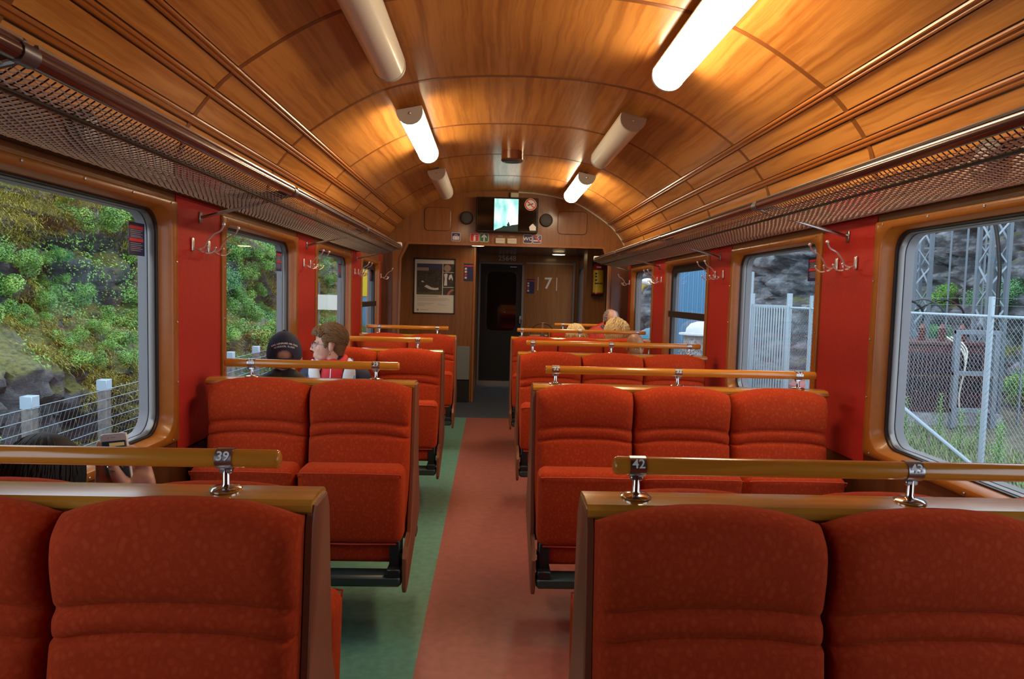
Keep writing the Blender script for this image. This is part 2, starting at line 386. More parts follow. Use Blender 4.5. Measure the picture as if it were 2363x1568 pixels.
# ---- bulkhead with the wide opening
OPEN = [(1.405, 0), (1.405, 1.905), (1.338, 2.09), (-1.022, 2.085), (-1.105, 1.905), (-1.130, 0)]
arch = [(XM+d, zc(d)+.02) for d in [-1.476+2.952*i/60 for i in range(61)]]
er = sroot('wall_end')
MB().prism([(XL-.02, 0), (XL-.02, 2.0)]+arch+[(XR+.02, 2.0), (XR+.02, 0)]+OPEN, 'y', YE, YE+.05).build('bulkhead_panel', 'end_wood', er, smooth=False)
def offp(P, o):
    c = Vector((XM, 1.0)); out = []
    for i, p in enumerate(P):
        out.append((p[0]+(o if p[0] > XM else -o), p[1]+(o if p[1] > 2.0 else 0)))
    return out
i0, i1 = OPEN, offp(OPEN, .022)
MB().loops([[(x, YE+.05, z) for x, z in i0], [(x, YE-.012, z) for x, z in i0], [(x, YE-.012, z) for x, z in i1], [(x, YE, z) for x, z in i1]], closed=False).build('opening_trim', 'trim_wood', er, smooth=False)
for x in (-.03, .335): MB().box(x, x+.006, YE-.004, YE, 2.09, 2.25).build('panel_joint', 'dark_wood', er)
mb = MB().box(XL, XL+.11, YE-.03, YE-.001, .0, 2.06); mb.build('corner_board', 'dark_wood', er)
mb = MB().box(XR-.19, XR, YE-.03, YE-.001, .0, 2.06); mb.build('corner_board', 'dark_wood', er)
for x0, x1 in ((-.834, -.516), (.779, 1.137)):   # flush service hatches
    L0 = rrect(x0, x1, 2.253, 2.531, .05); L1 = rrect(x0+.006, x1-.006, 2.259, 2.525, .045)
    MB().loops([[(x, YE, z) for x, z in L0], [(x, YE-.005, z) for x, z in L0], [(x, YE-.008, z) for x, z in L1]], cap1=True).build('service_hatch', 'end_wood', er, ang=20)
    MB().tube([(x, YE-.004, z) for x, z in L0], .0022, 4, closed=True).build('hatch_gap', 'black', er)

# ---- vestibule behind the bulkhead
YV = 11.32
vr = sroot('wall_vestibule')
MB().box(XL-.2, XL, YE+.05, 9.44, 0, 2.3).build('side_panel', 'end_wood', vr)
MB().box(XL-.2, -.236, 9.44, YV+.1, 0, 2.16).build('poster_panel', 'end_wood', vr)
MB().box(-.262, -.228, 9.425, 9.47, 0, 2.16, .004).build('corner_strip', 'trim_wood', vr)
MB().box(XR, XR+.2, YE+.05, 9.62, 0, 2.3).build('side_panel', 'end_wood', vr)
MB().box(1.33, XR+.2, 9.612, 9.95, 0, 2.16).build('extinguisher_panel', 'end_wood', vr)
MB().box(-.236, XR+.2, YV, YV+.1, 0, 2.4).build('door_wall', 'end_wood', vr)
for y0, y1, z0, z1 in ((9.95, 10.36, 0, 2.16), (11.2, YV, 0, 2.16), (10.36, 11.2, 0, .75), (10.36, 11.2, 1.98, 2.16)): MB().box(1.425, 1.56, y0, y1, z0, z1).build('exit_panel', 'dark_wood', vr)
L = [(1.44, y, z) for y, z in rrect(10.40, 11.16, .79, 1.94, .10)]; L2 = [(1.412, y, z) for y, z in rrect(10.34, 11.22, .73, 2.0, .11)]
MB().loops([[(1.425, y, z) for _, y, z in L2], L2, [(1.412, y, z) for _, y, z in L], L]).build('exit_window_gasket', 'rubber', vr)
MB().loops([L], cap0=True).build('exit_window_pane', 'glass', vr, smooth=False)
MB().box(1.34, 1.372, YV-.02, YV, 0, 2.06).build('metal_strip', 'door_metal', vr)
MB().box(.56, 1.37, YV-.012, YV, 2.02, 2.045).build('metal_strip', 'door_metal', vr)
MB().box(-.56, -.285, 9.405, 9.44, .31, .775, .006).build('grey_cover', 'grey_panel', vr)
MB().box(-.58, -.285, 9.38, 9.44, .0, .30).build('black_base', 'black', vr)  # plain black block below the grey cover
cv = MB().box(XL-.2, XR+.2, YE+.05, YV+.1, 2.16, 2.2); struct(cv, 'ceiling_vestibule', 'vest_ceiling')
dr = sroot('door_1')
mb = MB()
for x in (-.227, .487): mb.box(x, x+.036, YV-.03, YV, 0, 2.03, .004)
mb.box(-.227, .523, YV-.03, YV, 2.0, 2.035, .004); mb.build('door_frame', 'door_metal', dr)
MB().box(-.19, .49, YV-.018, YV, .07, 2.0).build('door_leaf', 'door_black', dr)
MB().box(-.227, .523, YV-.05, YV, 0, .07).build('threshold', 'steel', dr)
L = [(x, YV-.020, z) for x, z in rrect(-.08, .40, .905, 1.88, .09)]; Lo = [(x, YV-.020, z) for x, z in rrect(-.105, .425, .88, 1.905, .11)]
MB().loops([[(x, YV-.018, z) for x, y, z in Lo], [(x, YV-.03, z) for x, y, z in Lo], [(x, YV-.03, z) for x, y, z in L], L]).build('window_gasket', 'rubber', dr)
MB().loops([L], cap0=True).build('door_pane', 'dark_glass', dr, smooth=False)  # opaque black pane: darkness of the coach beyond is put into its colour
h = MB().box(.455, .485, YV-.06, YV-.018, 1.03, 1.16, .006); h.box(.47, .48, YV-.10, YV-.05, 1.07, 1.12, .003); h.tube([(.475, YV-.10, 1.10), (.50, YV-.10, 1.10), (.50, YV-.10, 1.02)], .009, 6); h.build('door_handle', 'steel', dr)
MB().box(.29, .40, YV-.024, YV-.018, 1.955, 1.968).build('maker_plate', 'letter_grey', dr)

# ================================================================ benches
def back_mesh(w):
    P = catmull([(-.06, .42), (-.165, .42), (-.198, .45), (-.197, .55), (-.188, .66), (-.178, .76), (-.168, .83), (-.161, .860), (-.143, .872), (-.152, .883), (-.156, .900), (-.152, .914), (-.135, .925), (-.148, .937), (-.157, .965), (-.160, 1.0), (-.155, 1.04), (-.142, 1.068), (-.115, 1.088), (-.09, 1.092), (-.068, 1.086), (-.060, 1.06)], 3)
    us = [-1, -.992, -.97, -.93, -.86, -.76, -.62, -.45, -.25, 0, .25, .45, .62, .76, .86, .93, .97, .992, 1]
    L = []
    for u in us:
        a = abs(u); col = []
        e = (1-a**14)**.5 if a < 1 else 0; e = .30+.70*e
        for y, z in P:
            yy = -.06+(y+.06)*e
            zz = z
            if z > 1.02: zz += (.016*(1-u*u)-.022*a**3)*min(1, (z-1.02)/.05)
            if .84 < z < .96: zz -= .030*a**3.2*math.sin(PI*(z-.84)/.12)
            col.append((u*w/2*(1 if z > .5 else .985), yy, zz))
        L.append(col)
    mb = MB(); mb.loops(L, closed=False); n = len(P); k = (len(us)-1)*n
    mb.f.append(tuple(range(n))); mb.f.append(tuple(k+i for i in range(n))[::-1])
    mb.f += [(i*n, (i+1)*n, (i+1)*n+n-1, i*n+n-1) for i in range(len(us)-1)]
    return mb.mesh('backrest', 'seat_fabric', ang=70)
def seat_mesh(w, down):
    mb = MB(); h = w/2-.004
    if down: mb.rbox(-h, h, -.62, -.17, .43, .565, .045, 5)
    else:
        mb.rbox(-h, h, -.335, -.185, .432, .760, .036, 5)
        out = []
        for x, y, z in mb.v:
            t = (z-.43)/.33; u = x/h
            if y < -.26: y -= .012*(1-u*u)*math.sin(PI*min(max(t, 0), 1))
            if z > .70: z += .008*(1-u*u)
            out.append((x*(1-.012*(1-t)), y+.025*(1-t), z))
        mb.v = out
    return mb.mesh('seat_cushion', 'seat_fabric', ang=60)
def skirt_mesh(w):
    h = w/2-.03
    return MB().rbox(-h, h, -.285, -.20, .345, .455, .03, 3).mesh('seat_skirt', 'seat_fabric')
def pipe_mesh(w):
    h = w/2-.012
    return MB().tube([(-h, -.325, .725), (-h, -.337, .742), (-h+.02, -.3375, .744), (0, -.342, .747), (h-.02, -.3375, .744), (h, -.337, .742), (h, -.325, .725)], .0028, 5).mesh('piping', 'piping')
def pipe2_mesh(w):
    h = w/2-.03
    return MB().tube([(-h, -.300, .437), (0, -.306, .437), (h, -.300, .437)], .004, 5).mesh('piping', 'piping')
def brack_mesh():
    mb = MB().box(-.022, .022, -.30, -.19, .335, .45, .004); mb.box(-.028, .028, -.335, -.20, .305, .34, .004); mb.tube([(-.03, -.27, .40), (.03, -.27, .40)], .012, 8)
    return mb.mesh('hinge_bracket', 'black')
MESH = {}
def shared(key, fn, *a):
    if key not in MESH: MESH[key] = fn(*a)
    return MESH[key]
def post_mesh():
    mb = MB().lathe([(.031, 1.0955), (.0315, 1.0985), (.026, 1.1025), (.010, 1.1045), (.0075, 1.109), (.0072, 1.14)], n=20)
    return mb.mesh('post', 'chrome')
def clip_mesh():
    pr = []
    mb = MB(); ring = [(.0207*math.cos(a), .0207*math.sin(a)) for a in [2*PI*k/24 for k in range(24)]]
    mb.loops([[(-.0165, y*.93, z*.93) for y, z in ring], [(-.0165, y, z) for y, z in ring], [(.0165, y, z) for y, z in ring], [(.0165, y*.93, z*.93) for y, z in ring]])
    mb.box(-.013, .013, -.007, .007, -.030, -.018, .003)
    return mb.mesh('number_clip', 'steel')
def rail_mesh(l):
    mb = MB(); r = .0188; h = l/2
    mb.tube([(-h, 0, 0), (-h+.0025, 0, 0), (-h+.008, 0, 0), (h-.008, 0, 0), (h-.0025, 0, 0), (h, 0, 0)], [r*.72, r*.9, r, r, r*.9, r*.72], 20)
    return mb.mesh('handrail', 'rail_wood', ang=50)
PAN = [(-.048, 1.083), (.048, 1.083), (.066, 1.05), (.10, .72), (.185, .50), (.19, .43), (-.26, .24), (-.315, .235), (-.33, .26), (-.33, .385), (-.30, .42), (-.19, .45), (-.10, .72), (-.066, 1.05)]
def panel_mesh(s):
    mb = MB(); c = (0, .65)
    def sh(P, k): return [(y-(k if y > 0 else -k)*(1 if abs(y) > .03 else 0), z-(k if z > .6 else -k)) for y, z in P]
    mb.loops([[(-.009, y, z) for y, z in sh(PAN, .004)], [(-.006, y, z) for y, z in PAN], [(.006, y, z) for y, z in PAN], [(.009, y, z) for y, z in sh(PAN, .004)]], cap0=True, cap1=True)
    return mb.mesh('end_panel', 'panel_brown', ang=30)
def bench(Y, xs, aisle, posts, nums, rail, cap, label, near_down=(), far_down=(), far=True, group=None):
    """a back-to-back bench unit; xs = seat edges, aisle = x of the end panel"""
    root = thing('double_bench' if far else 'single_bench', label, 'bench', (0, Y, 0), group)
    ins = -1 if aisle < XM else 1          # direction from the aisle towards the wall
    for sgn, dn in ((1, near_down), (-1, far_down)):
        if sgn < 0 and not far: break
        rot = (0, 0, 0) if sgn > 0 else (0, 0, PI)
        for i, (a, c) in enumerate(zip(xs, xs[1:])):
            w_ = round(c-a-.003, 4); xc = (a+c)/2
            link('backrest', shared(('b', w_), back_mesh, w_), root, (xc, 0, 0 if sgn > 0 else -.022), rot)
            down = i in dn; sc = link('seat_cushion', shared(('s', w_, down), seat_mesh, w_, down), root, (xc, 0, 0), rot)
            if not down:
                link('piping', shared(('p', w_), pipe_mesh, w_), sc)
                sk = link('seat_skirt', shared(('k', w_), skirt_mesh, w_), root, (xc, 0, 0), rot)
                link('piping', shared(('p2', w_), pipe2_mesh, w_), sk)
        xa = aisle+ins*.045
        link('hinge_bracket', shared('br', brack_mesh), root, (xa, 0, 0), rot)
        xw = xs[0] if ins < 0 else xs[-1]
        l0, l1 = sorted((aisle+ins*.012, xw))
        mb = MB().box(l0, l1, -.335 if sgn > 0 else .24, -.24 if sgn > 0 else .335, .262, .312, .012); mb.build('support_beam', 'beam_green', root, local=True)
    x0, x1 = cap
    yb = .058 if far else .03
    prof = [(-.052, 1.064), (-.058, 1.072), (-.058, 1.084), (-.046, 1.0925), (0, 1.0965), (yb-.012, 1.0925), (yb, 1.084), (yb, 1.072), (yb-.006, 1.064)]
    MB().prism(prof, 'x', x0, x1).build('wooden_cap', 'cap_wood', root, local=True, ang=30)
    l0, l1 = sorted((aisle+ins*.01, xs[0] if ins < 0 else xs[-1]))
    MB().box(l0, l1, -.058, yb, .43, 1.063).build('back_core', 'panel_brown', root, local=True)
    p = link('end_panel', shared('pan', panel_mesh, 1), root, (aisle, 0, 0))
    mb = MB(); o = aisle-ins*.009
    for y, z in ((-.03, 1.045), (.03, 1.045), (-.12, .47), (.10, .50), (-.27, .30)): mb.ball((o, y, z), (.003, .007, .007), 8, 5)
    mb.build('panel_screws', 'dull_metal', p, local=True)['kind'] = 'stuff'
    q0, q1 = sorted((aisle+ins*.46, xs[0] if ins < 0 else xs[-1]))
    MB().box(q0, q1, -.16, .16 if far else .02, 0.0005, .43, .01).build('pedestal', 'beam_green', root, local=True)
    r0, r1 = rail
    link('handrail', shared(('r', round(r1-r0, 3)), rail_mesh, r1-r0), root, ((r0+r1)/2, 0, 1.16))
    for x, n in zip(posts, nums):
        link('post', shared('post', post_mesh), root, (x, 0, 0))
        cl = link('number_clip', shared('clip', clip_mesh), root, (x, 0, 1.16))
        if n:
            a = math.radians(22); nn = Vector((0, -math.cos(a), math.sin(a))); up = Vector((0, math.sin(a), math.cos(a)))
            mb = MB().text(n, .026, plane_m(nn*.0208, (1, 0, 0), up), .001); mb.build('seat_number', 'white', cl, local=True, smooth=False)
    return root
LX = [-1.238, -.797, -.347]; RX = [.209, .649, 1.09, 1.532]
LP = [-1.085, -.522]; RP = [.303, .872, 1.439]
GL, GR = 'two-seat benches along one side', 'three-seat benches along the other side'
def LB(k, nums, lab, **kw): return bench(ROWS[k], LX, -.340, LP, nums, (-1.205, -.415), (-1.27, -.338), lab, group=GL, **kw)
def RB(k, nums, lab, **kw): return bench(ROWS[k], RX, .203, RP, nums, (.255, 1.522), (.198, 1.560), lab, group=GR, **kw)
LB(0, ['38', '39'], 'back-to-back red two-seat benches with the person holding a phone behind them', far_down=(0,))
LB(1, ['28', '29'], 'back-to-back red two-seat benches with the man in the dark cap behind them', far_down=(0,))
LB(2, ['18', '19'], 'back-to-back red two-seat benches with the woman in glasses sitting on them', near_down=(0,))
LB(3, ['8', '9'], 'back-to-back red two-seat benches in front of the wall with the poster')
RB(0, ['42', '43', '44'], 'back-to-back red three-seat benches beside the window facing the fenced transformer')
RB(1, ['32', '33', '34'], 'back-to-back red three-seat benches beside the window facing the slatted gate')
RB(2, ['22', '23', '24'], 'back-to-back red three-seat benches beside the black barred window facing the blue wall')
RB(3, ['12', '13', '14'], 'back-to-back red three-seat benches with the bald man seated on them', near_down=(2,), far_down=(1, 2))
bench(8.16, [.70, 1.10, 1.532], .694, [.86, 1.44], [None, None], (.756, 1.53), (.69, 1.56), 'red two-seat bench beside the brown wheel at the end of the saloon', near_down=(1,), far=False)

# ================================================================ luggage racks
def rack(s, X, XF, y1, label):
    root = thing('luggage_rack', label, 'luggage rack', (X, 0, 1.9)); y0 = -.9
    xb = X-s*.035
    # trough profile from the wall rail to the front tube
    prof = catmull([(xb, 1.895), (X-s*.08, 1.872), (X-s*.16, 1.862), (X-s*.26, 1.872), (XF+s*.07, 1.893), (XF+s*.022, 1.922)], 3)
    prof = [(p[0], p[1]) for p in prof]
    ribs = MB(); y = y0
    while y < y1: ribs.tube([(x, y, z) for x, z in prof], .0017, 4, caps=False); y += .0235
    ribs.build('rack_ribs', 'rack_rib', root, fix=False, ang=80)['kind'] = 'stuff'
    wires = MB(); tot = 0; L = []
    for i in range(len(prof)-1):
        a = Vector(prof[i]); c = Vector(prof[i+1]); k = max(1, int(round((c-a).length/.0092)))
        L += [a.lerp(c, j/k) for j in range(k)]
    ny = int((y1-y0)/.0235)
    for i, p in enumerate(L):
        path = [(p.x, y0+(y1-y0)*j/ny+(.0), p.y+(.0022 if (i+j) % 2 else -.0022)) for j in range(ny+1)]
        wires.tube(path, .0021, 3, caps=False)
    wires.build('rack_netting', 'rack_wire', root, fix=False, ang=80)['kind'] = 'stuff'
    MB().box(*sorted((X-s*.004, X-s*.045)), y0, y1, 1.878, 1.902, .003).build('back_rail', 'rack_rib', root)
    MB().tube([(XF+s*.075, y0, 1.884), (XF+s*.075, y1, 1.884)], .006, 6).build('under_rod', 'rack_rib', root)
    js = [q for q in [-.41]+ROWS if q < y1-.3]+[y1-.01]
    prev = y0
    for q in js:
        MB().tube([(XF, prev, 1.935), (XF, q-.022, 1.935)], .0195, 14).build('front_tube', 'rack_tube', root)
        MB().tube([(XF-s*.012, prev, 1.9535), (XF-s*.012, q-.022, 1.9535)], .006, 6).build('tube_strip', 'steel', root)
        br = MB().tube([(XF, q-.024, 1.935), (XF, q+.024, 1.935)], .0225, 12); br.ball((XF, q, 1.955), .010, 8, 6)
        br.prism([(XF, 1.915), (XF, 1.945), (X-s*.01, 1.905), (X-s*.01, 1.885)], 'y', q-.003, q+.003)
        b_ = br.build('bracket', 'bracket_grey', root)
        MB().tube([(XF+s*.005, q, 1.922), (X-s*.03, q, 1.815), (X-s*.004, q, 1.812)], .0075, 8).build('strut', 'steel', b_)
        MB().box(*sorted((X-s*.001-s*.004, X-s*.012)), q-.014, q+.014, 1.785, 1.835, .002).build('mount_plate', 'steel', b_)
        prev = q+.022
    ec = MB().box(*sorted((XF-s*.02, XF+s*.06)), y1, y1+.03, 1.925, 1.985, .01); ec.build('end_cap', 'white_paint', root)
rack(-1, XL, -.905, 6.70, 'long dark tubed luggage rack with wire netting above the two-seat benches')
rack(1, XR, 1.208, 8.05, 'long dark tubed luggage rack with wire netting above the three-seat benches')

# ================================================================ coat hooks
def hook_parts(s):
    """local frame: origin on the wall, +x points into the coach"""
    pl = MB().rbox(0, .010, -.012, .012, -.030, .030, .006, 3)
    up = MB().tube(catmull([(.006, 0, -.012), (.030, 0, -.020), (.055, 0, -.010), (.068, 0, .015), (.095, 0, .045), (.125, 0, .062), (.138, 0, .085)], 5), .0042, 8); up.ball((.139, 0, .090), .0085, 10, 8)
    lo = []
    for q in (-1, 1):
        t = MB().tube(catmull([(.025, q*.004, -.018), (.045, q*.012, -.032), (.066, q*.026, -.036), (.082, q*.038, -.024), (.086, q*.042, -.012)], 5), .0038, 8); t.ball((.086, q*.042, -.010), .0065, 8, 6); lo.append(t)
    return pl, up, lo
HK = {}
pl, up, lo = hook_parts(1)
HK['p'] = pl.mesh('backplate', 'hook_metal'); HK['u'] = up.mesh('upper_arm', 'hook_metal'); HK['l'] = [q.mesh('lower_prong', 'hook_metal') for q in lo]
HL = {(1, 1): 'man in the cap', (1, 2): 'woman in glasses', (1, 3): 'bench before the poster wall', (-1, 1): 'window facing the slatted gate', (-1, 2): 'window facing the blue shed', (-1, 3): 'bench of the bald man'}
def hook(x, y, z, rz, where):
    r = thing('coat_hook', 'chrome double coat hook on the red pillar by the '+where, 'coat hook', (x, y, z), 'chrome coat hooks between the windows'); r.rotation_euler = (0, 0, rz)
    link('backplate', HK['p'], r); link('upper_arm', HK['u'], r)
    for q in HK['l']: link('lower_prong', q, r)
for s, X in ((1, XL+.005), (-1, XR-.005)):
    for k in range(1, 4):
        for dy in (-.085, .085): hook(X, ROWS[k]+dy, 1.685, 0 if s > 0 else PI, HL[s, k])
for x, y, rz in ((XL+.006, 8.12, 0), (XR-.006, 8.12, PI)):
    r = thing('coat_hook', 'lone chrome coat hook beside the bulkhead, %s' % ('on the side with two-seat benches' if rz == 0 else 'on the side with three-seat benches'), 'coat hook', (x, y, 1.685)); r.rotation_euler = (0, 0, rz)
    link('backplate', HK['p'], r); link('upper_arm', HK['u'], r)
    for q in HK['l']: link('lower_prong', q, r)

# ================================================================ tube lamps
def lamp_meshes():
    n = 14; w, dp = .079, .085
    pr = [(w*math.cos(a), -.012-dp*math.sin(a)**.85) for a in [PI*k/n for k in range(n+1)]]
    l = .635
    out = {}
    for key, mt in (('on', 'lamp_on'), ('off', 'lamp_off')):
        out[key] = MB().prism(pr, 'y', -l+.02, l-.02).mesh('diffuser', mt, ang=30)
    capp = [(x*1.04, z*1.03 if z < -.02 else -.008) for x, z in pr]
    mb = MB()
    out['cap'] = [MB().prism(capp, 'y', q*l-.018 if q > 0 else -l-.004, l+.004 if q > 0 else -l+.018).mesh('end_cap', 'lamp_cap') for q in (-1, 1)]
    out['back'] = MB().box(-.082, .082, -l, l, -.012, .002, .004).mesh('back_plate', 'lamp_cap')
    hb = MB()
    for q in (-.45, .45): hb.box(-.02, .02, q-.03, q+.03, 0, .048)
    out['hang'] = hb.mesh('hanger', 'dull_metal')
    out['scr'] = MB().ball((0, -l-.004, -.035), .009, 8, 6).mesh('screw', 'chrome')
    return out
LM = lamp_meshes()
LAMPL = {(-1, 1): 'unlit cream tube lamp above the bench with the phone holder', (1, 1): 'lit white tube lamp above the benches facing the fenced transformer', (-1, 2): 'lit white tube lamp over the man in the cap and the woman', (1, 2): 'unlit cream tube lamp over the benches by the barred window', (-1, 3): 'unlit cream tube lamp beyond the brown vent on the two-seat side', (1, 3): 'lit white tube lamp next to the monitor on the bulkhead'}
for x, sgn in ((-.550, -1), (.868, 1)):
    for k, yc in ((1, 2.83), (2, 4.93), (3, 7.0)):
        on = (k % 2 == 0) if sgn < 0 else (k % 2 == 1)
        lab = LAMPL[sgn, k]
        d = x-XM; q = nrm(d); p = Vector((x, zc(d)))+q*.052
        r = thing('ceiling_lamp', lab, 'ceiling lamp', (p.x, yc, p.y), 'lit tube lamps' if on else 'unlit tube lamps')
        r.rotation_euler = (0, math.atan2(-q.x, -q.y)*.8, 0)
        link('diffuser', LM['on' if on else 'off'], r)
        for cmesh in LM['cap']: link('end_cap', cmesh, r)
        link('back_plate', LM['back'], r); link('hanger', LM['hang'], r); link('screw', LM['scr'], r)

# ================================================================ equipment on the bulkhead and in the vestibule
def slab(mb, x0, x1, z0, z1, y, t=.003, r=0): 
    if r: mb.prism(rrect(x0, x1, z0, z1, r, 4), 'y', y-t, y)
    else: mb.box(x0, x1, y-t, y, z0, z1)
    return mb
def part(root, name, mt, *slabs, y=0, t=.003, r=0):
    mb = MB()
    for a in slabs: slab(mb, *a, y, t, r)
    return mb.build(name, mt, root, smooth=False)
def poly(root, name, mt, P, y, t=.003):
    return MB().prism(P, 'y', y-t, y).build(name, mt, root, smooth=False)
sc = thing('monitor', 'black wall monitor showing a bright waterfall picture above the opening', 'monitor', (.16, YE, 2.25))
MB().box(-.210, .530, 8.225, YE, 2.247, 2.660, .008).build('housing', 'black', sc)
MB().box(-.195, .515, 8.2225, 8.226, 2.262, 2.648).build('dark_screen', 'dark_glass', sc)
m, nt, b = new('screen_picture')
n_ = N(nt, 'ShaderNodeTexNoise'); n_.inputs['Scale'].default_value = 9; n_.inputs['Detail'].default_value = 6; nt.links.new(coords(nt, (1, 1, .45)), n_.inputs[0])
cr = ramp(nt, n_.outputs[0], [(.35, (.10, .55, .60)), (.5, (.42, .86, .86)), (.62, (.75, 1, .98))]); nt.links.new(cr, b.inputs['Base Color']); nt.links.new(cr, b.inputs['Emission Color']); b.inputs['Emission Strength'].default_value = .9
part(sc, 'screen_image', 'screen_picture', (.005, .292, 2.264, 2.642), y=8.2225, t=.001)
mat('screen_dark', (.004, .03, .035), .5, emit=.2)
poly(sc, 'screen_rocks', 'screen_dark', [(.005, 2.2635), (.03, 2.28), (.06, 2.289), (.09, 2.30), (.12, 2.322), (.16, 2.318), (.2, 2.325), (.225, 2.335), (.26, 2.338), (.292, 2.345), (.292, 2.2635)], 8.2215, .0006)
poly(sc, 'screen_figure', 'screen_dark', [(.163, 2.318), (.160, 2.342), (.170, 2.352), (.174, 2.368), (.180, 2.372), (.186, 2.362), (.186, 2.35), (.194, 2.338), (.192, 2.318)], 8.2213, .0006)
def disc(root, name, mt, x, z, r, y, t=.0008, n=28): return MB().prism([(x+r*math.cos(a), z+r*math.sin(a)) for a in [2*PI*k/n for k in range(n)]], 'y', y-t, y).build(name, mt, root, smooth=False)
ns = disc(sc, 'no_smoking_sticker', 'white', .436, 2.583, .072, 8.2225)
ring = [(.436+.060*math.cos(a), 8.2215, 2.583+.060*math.sin(a)) for a in [2*PI*k/32 for k in range(32)]]
MB().tube(ring, .008, 4, closed=True).build('red_ring', 'sign_red', ns)
MB().box(-.056, .056, -.001, 0, -.006, .006, M=Matrix.Translation((.436, 8.2213, 2.583)) @ Matrix.Rotation(math.radians(42), 4, 'Y')).build('red_bar', 'sign_red', ns)
MB().box(-.034, .034, -.0006, 0, -.006, .006, M=Matrix.Translation((.436, 8.2216, 2.583)) @ Matrix.Rotation(math.radians(-18), 4, 'Y')).build('cigarette', 'sign_navy', ns)
poly(sc, 'white_sticker', 'white', [(.435, 2.275), (.508, 2.275), (.508, 2.32), (.470, 2.357), (.448, 2.342), (.425, 2.315)], 8.2225, .0008)
for x, lab in ((-.329, 'round black loudspeaker beside the plain hatch on the bulkhead'), (.637, 'round black loudspeaker with loose wires running to the monitor')):
    sp = thing('loudspeaker', lab, 'loudspeaker', (x, YE, 2.415)); M_ = Matrix.Translation((x, YE, 2.415)) @ Matrix.Rotation(PI/2, 4, 'X')
    MB().lathe([(.078, 0), (.080, .02), (.074, .034), (.062, .036)], M_, 28).build('surround', 'black', sp)
    MB().lathe([(.060, .030), (.060, .037), (.045, .040), (.0, .041)][:3], M_, 28).build('grille', 'speaker_grey', sp)
    if x > 0:
        for e in (0, .03): MB().tube(catmull([(.532, YE-.006, 2.62-e*2), (.56, YE-.008, 2.58-e*2), (.585, YE-.008, 2.53-e), (.605+e*.5, YE-.01, 2.48)], 4), .0018, 5).build('wire', 'cream', sp)
def sign(x0, x1, z0, z1, name, label, back, y=YE, frame='white'):
    r = thing(name, label, 'sign', ((x0+x1)/2, y, z0))
    part(r, 'border', frame, (x0, x1, z0, z1), y=y, t=.004, r=.012); part(r, 'face', back, (x0+.005, x1-.005, z0+.005, z1-.005), y=y-.004, t=.001, r=.010); return r
Ys = YE-.0052
sg = sign(-.505, -.398, 2.134, 2.236, 'luggage_sign', 'blue sign with a white suitcase on the bulkhead', 'sign_blue')
part(sg, 'suitcase', 'white', (-.492, -.411, 2.148, 2.195), y=Ys, t=.001, r=.008); part(sg, 'suitcase_handle', 'white', (-.468, -.463, 2.195, 2.212), (-.440, -.435, 2.195, 2.212), (-.468, -.435, 2.207, 2.213), y=Ys, t=.001)
part(sg, 'suitcase_straps', 'sign_blue', (-.476, -.473, 2.148, 2.195), (-.430, -.427, 2.148, 2.195), y=Ys-.001, t=.0006)
sg = sign(-.280, -.173, 2.134, 2.236, 'extinguisher_sign', 'red sign with a white fire extinguisher symbol', 'sign_red')
part(sg, 'cylinder_symbol', 'white', (-.238, -.214, 2.143, 2.20), y=Ys, t=.001, r=.006); part(sg, 'nozzle_symbol', 'white', (-.232, -.220, 2.198, 2.216), (-.222, -.190, 2.208, 2.213), y=Ys, t=.001)
sg = sign(-.164, -.057, 2.134, 2.236, 'exit_sign', 'green sign with a white arrow pointing up', 'sign_green')
part(sg, 'arrow_shaft', 'white', (-.117, -.104, 2.143, 2.215), y=Ys, t=.001); poly(sg, 'arrow_head', 'white', [(-.110, 2.228), (-.080, 2.196), (-.082, 2.180), (-.110, 2.207), (-.138, 2.180), (-.141, 2.196)], Ys, .001)
for x, lab in ((.026, 'pale push box with a label strip next to the green arrow sign'), (.168, 'pale push box with a label strip next to the WC sign')):
    r = thing('push_box', lab, 'switch box', (x+.06, YE, 2.12)); MB().box(x, x+.117, YE-.022, YE, 2.118, 2.186, .006).build('cover', 'cream', r)
    part(r, 'label_strip', 'print_grey', (x+.03, x+.09, 2.206, 2.216), y=YE, t=.002); MB().box(x+.006, x+.111, YE-.024, YE-.021, 2.155, 2.158).build('seam', 'print_grey', r)
sg = sign(.366, .474, 2.132, 2.236, 'toilet_sign', 'dark blue sign reading WC', 'sign_navy')
MB().text('WC', .062, front_m(.420, Ys, 2.184), .001).build('lettering', 'white', sg, smooth=False)
sg = sign(.481, .586, 2.134, 2.236, 'no_smoking_sign', 'blue sign with a white cigarette and a red diagonal', 'sign_blue')
part(sg, 'cigarette_symbol', 'white', (.490, .578, 2.158, 2.172), y=Ys, t=.001)
MB().tube(catmull([(.548, Ys-.0006, 2.178), (.556, Ys-.0006, 2.190), (.541, Ys-.0006, 2.199), (.533, Ys-.0006, 2.210), (.545, Ys-.0006, 2.219), (.559, Ys-.0006, 2.213)], 4), .0038, 5).build('smoke_symbol', 'white', sg)
poly(sg, 'red_diagonal', 'sign_red', [(.486, 2.231), (.500, 2.231), (.581, 2.150), (.581, 2.139), (.570, 2.139), (.486, 2.222)], Ys-.001, .0008)
r = thing('smoke_detector_box', 'small cream box at the crown of the bulkhead with a conduit', 'box', (.245, YE, 2.68))
MB().box(.195, .295, YE-.05, YE, 2.672, 2.732, .008).build('box_body', 'cream', r)
MB().tube([(XM+d, YE-.012, zc(d)-.014) for d in [.13+1.31*k/40 for k in range(41)]], .010, 8).build('conduit', 'cream', r)
r = thing('ceiling_vent', 'brown round vent with a metal rim hanging from the crown', 'vent', (.15, 6.05, 2.757)); M_ = Matrix.Translation((.15, 6.05, 2.752)) @ Matrix.Rotation(PI, 4, 'X')
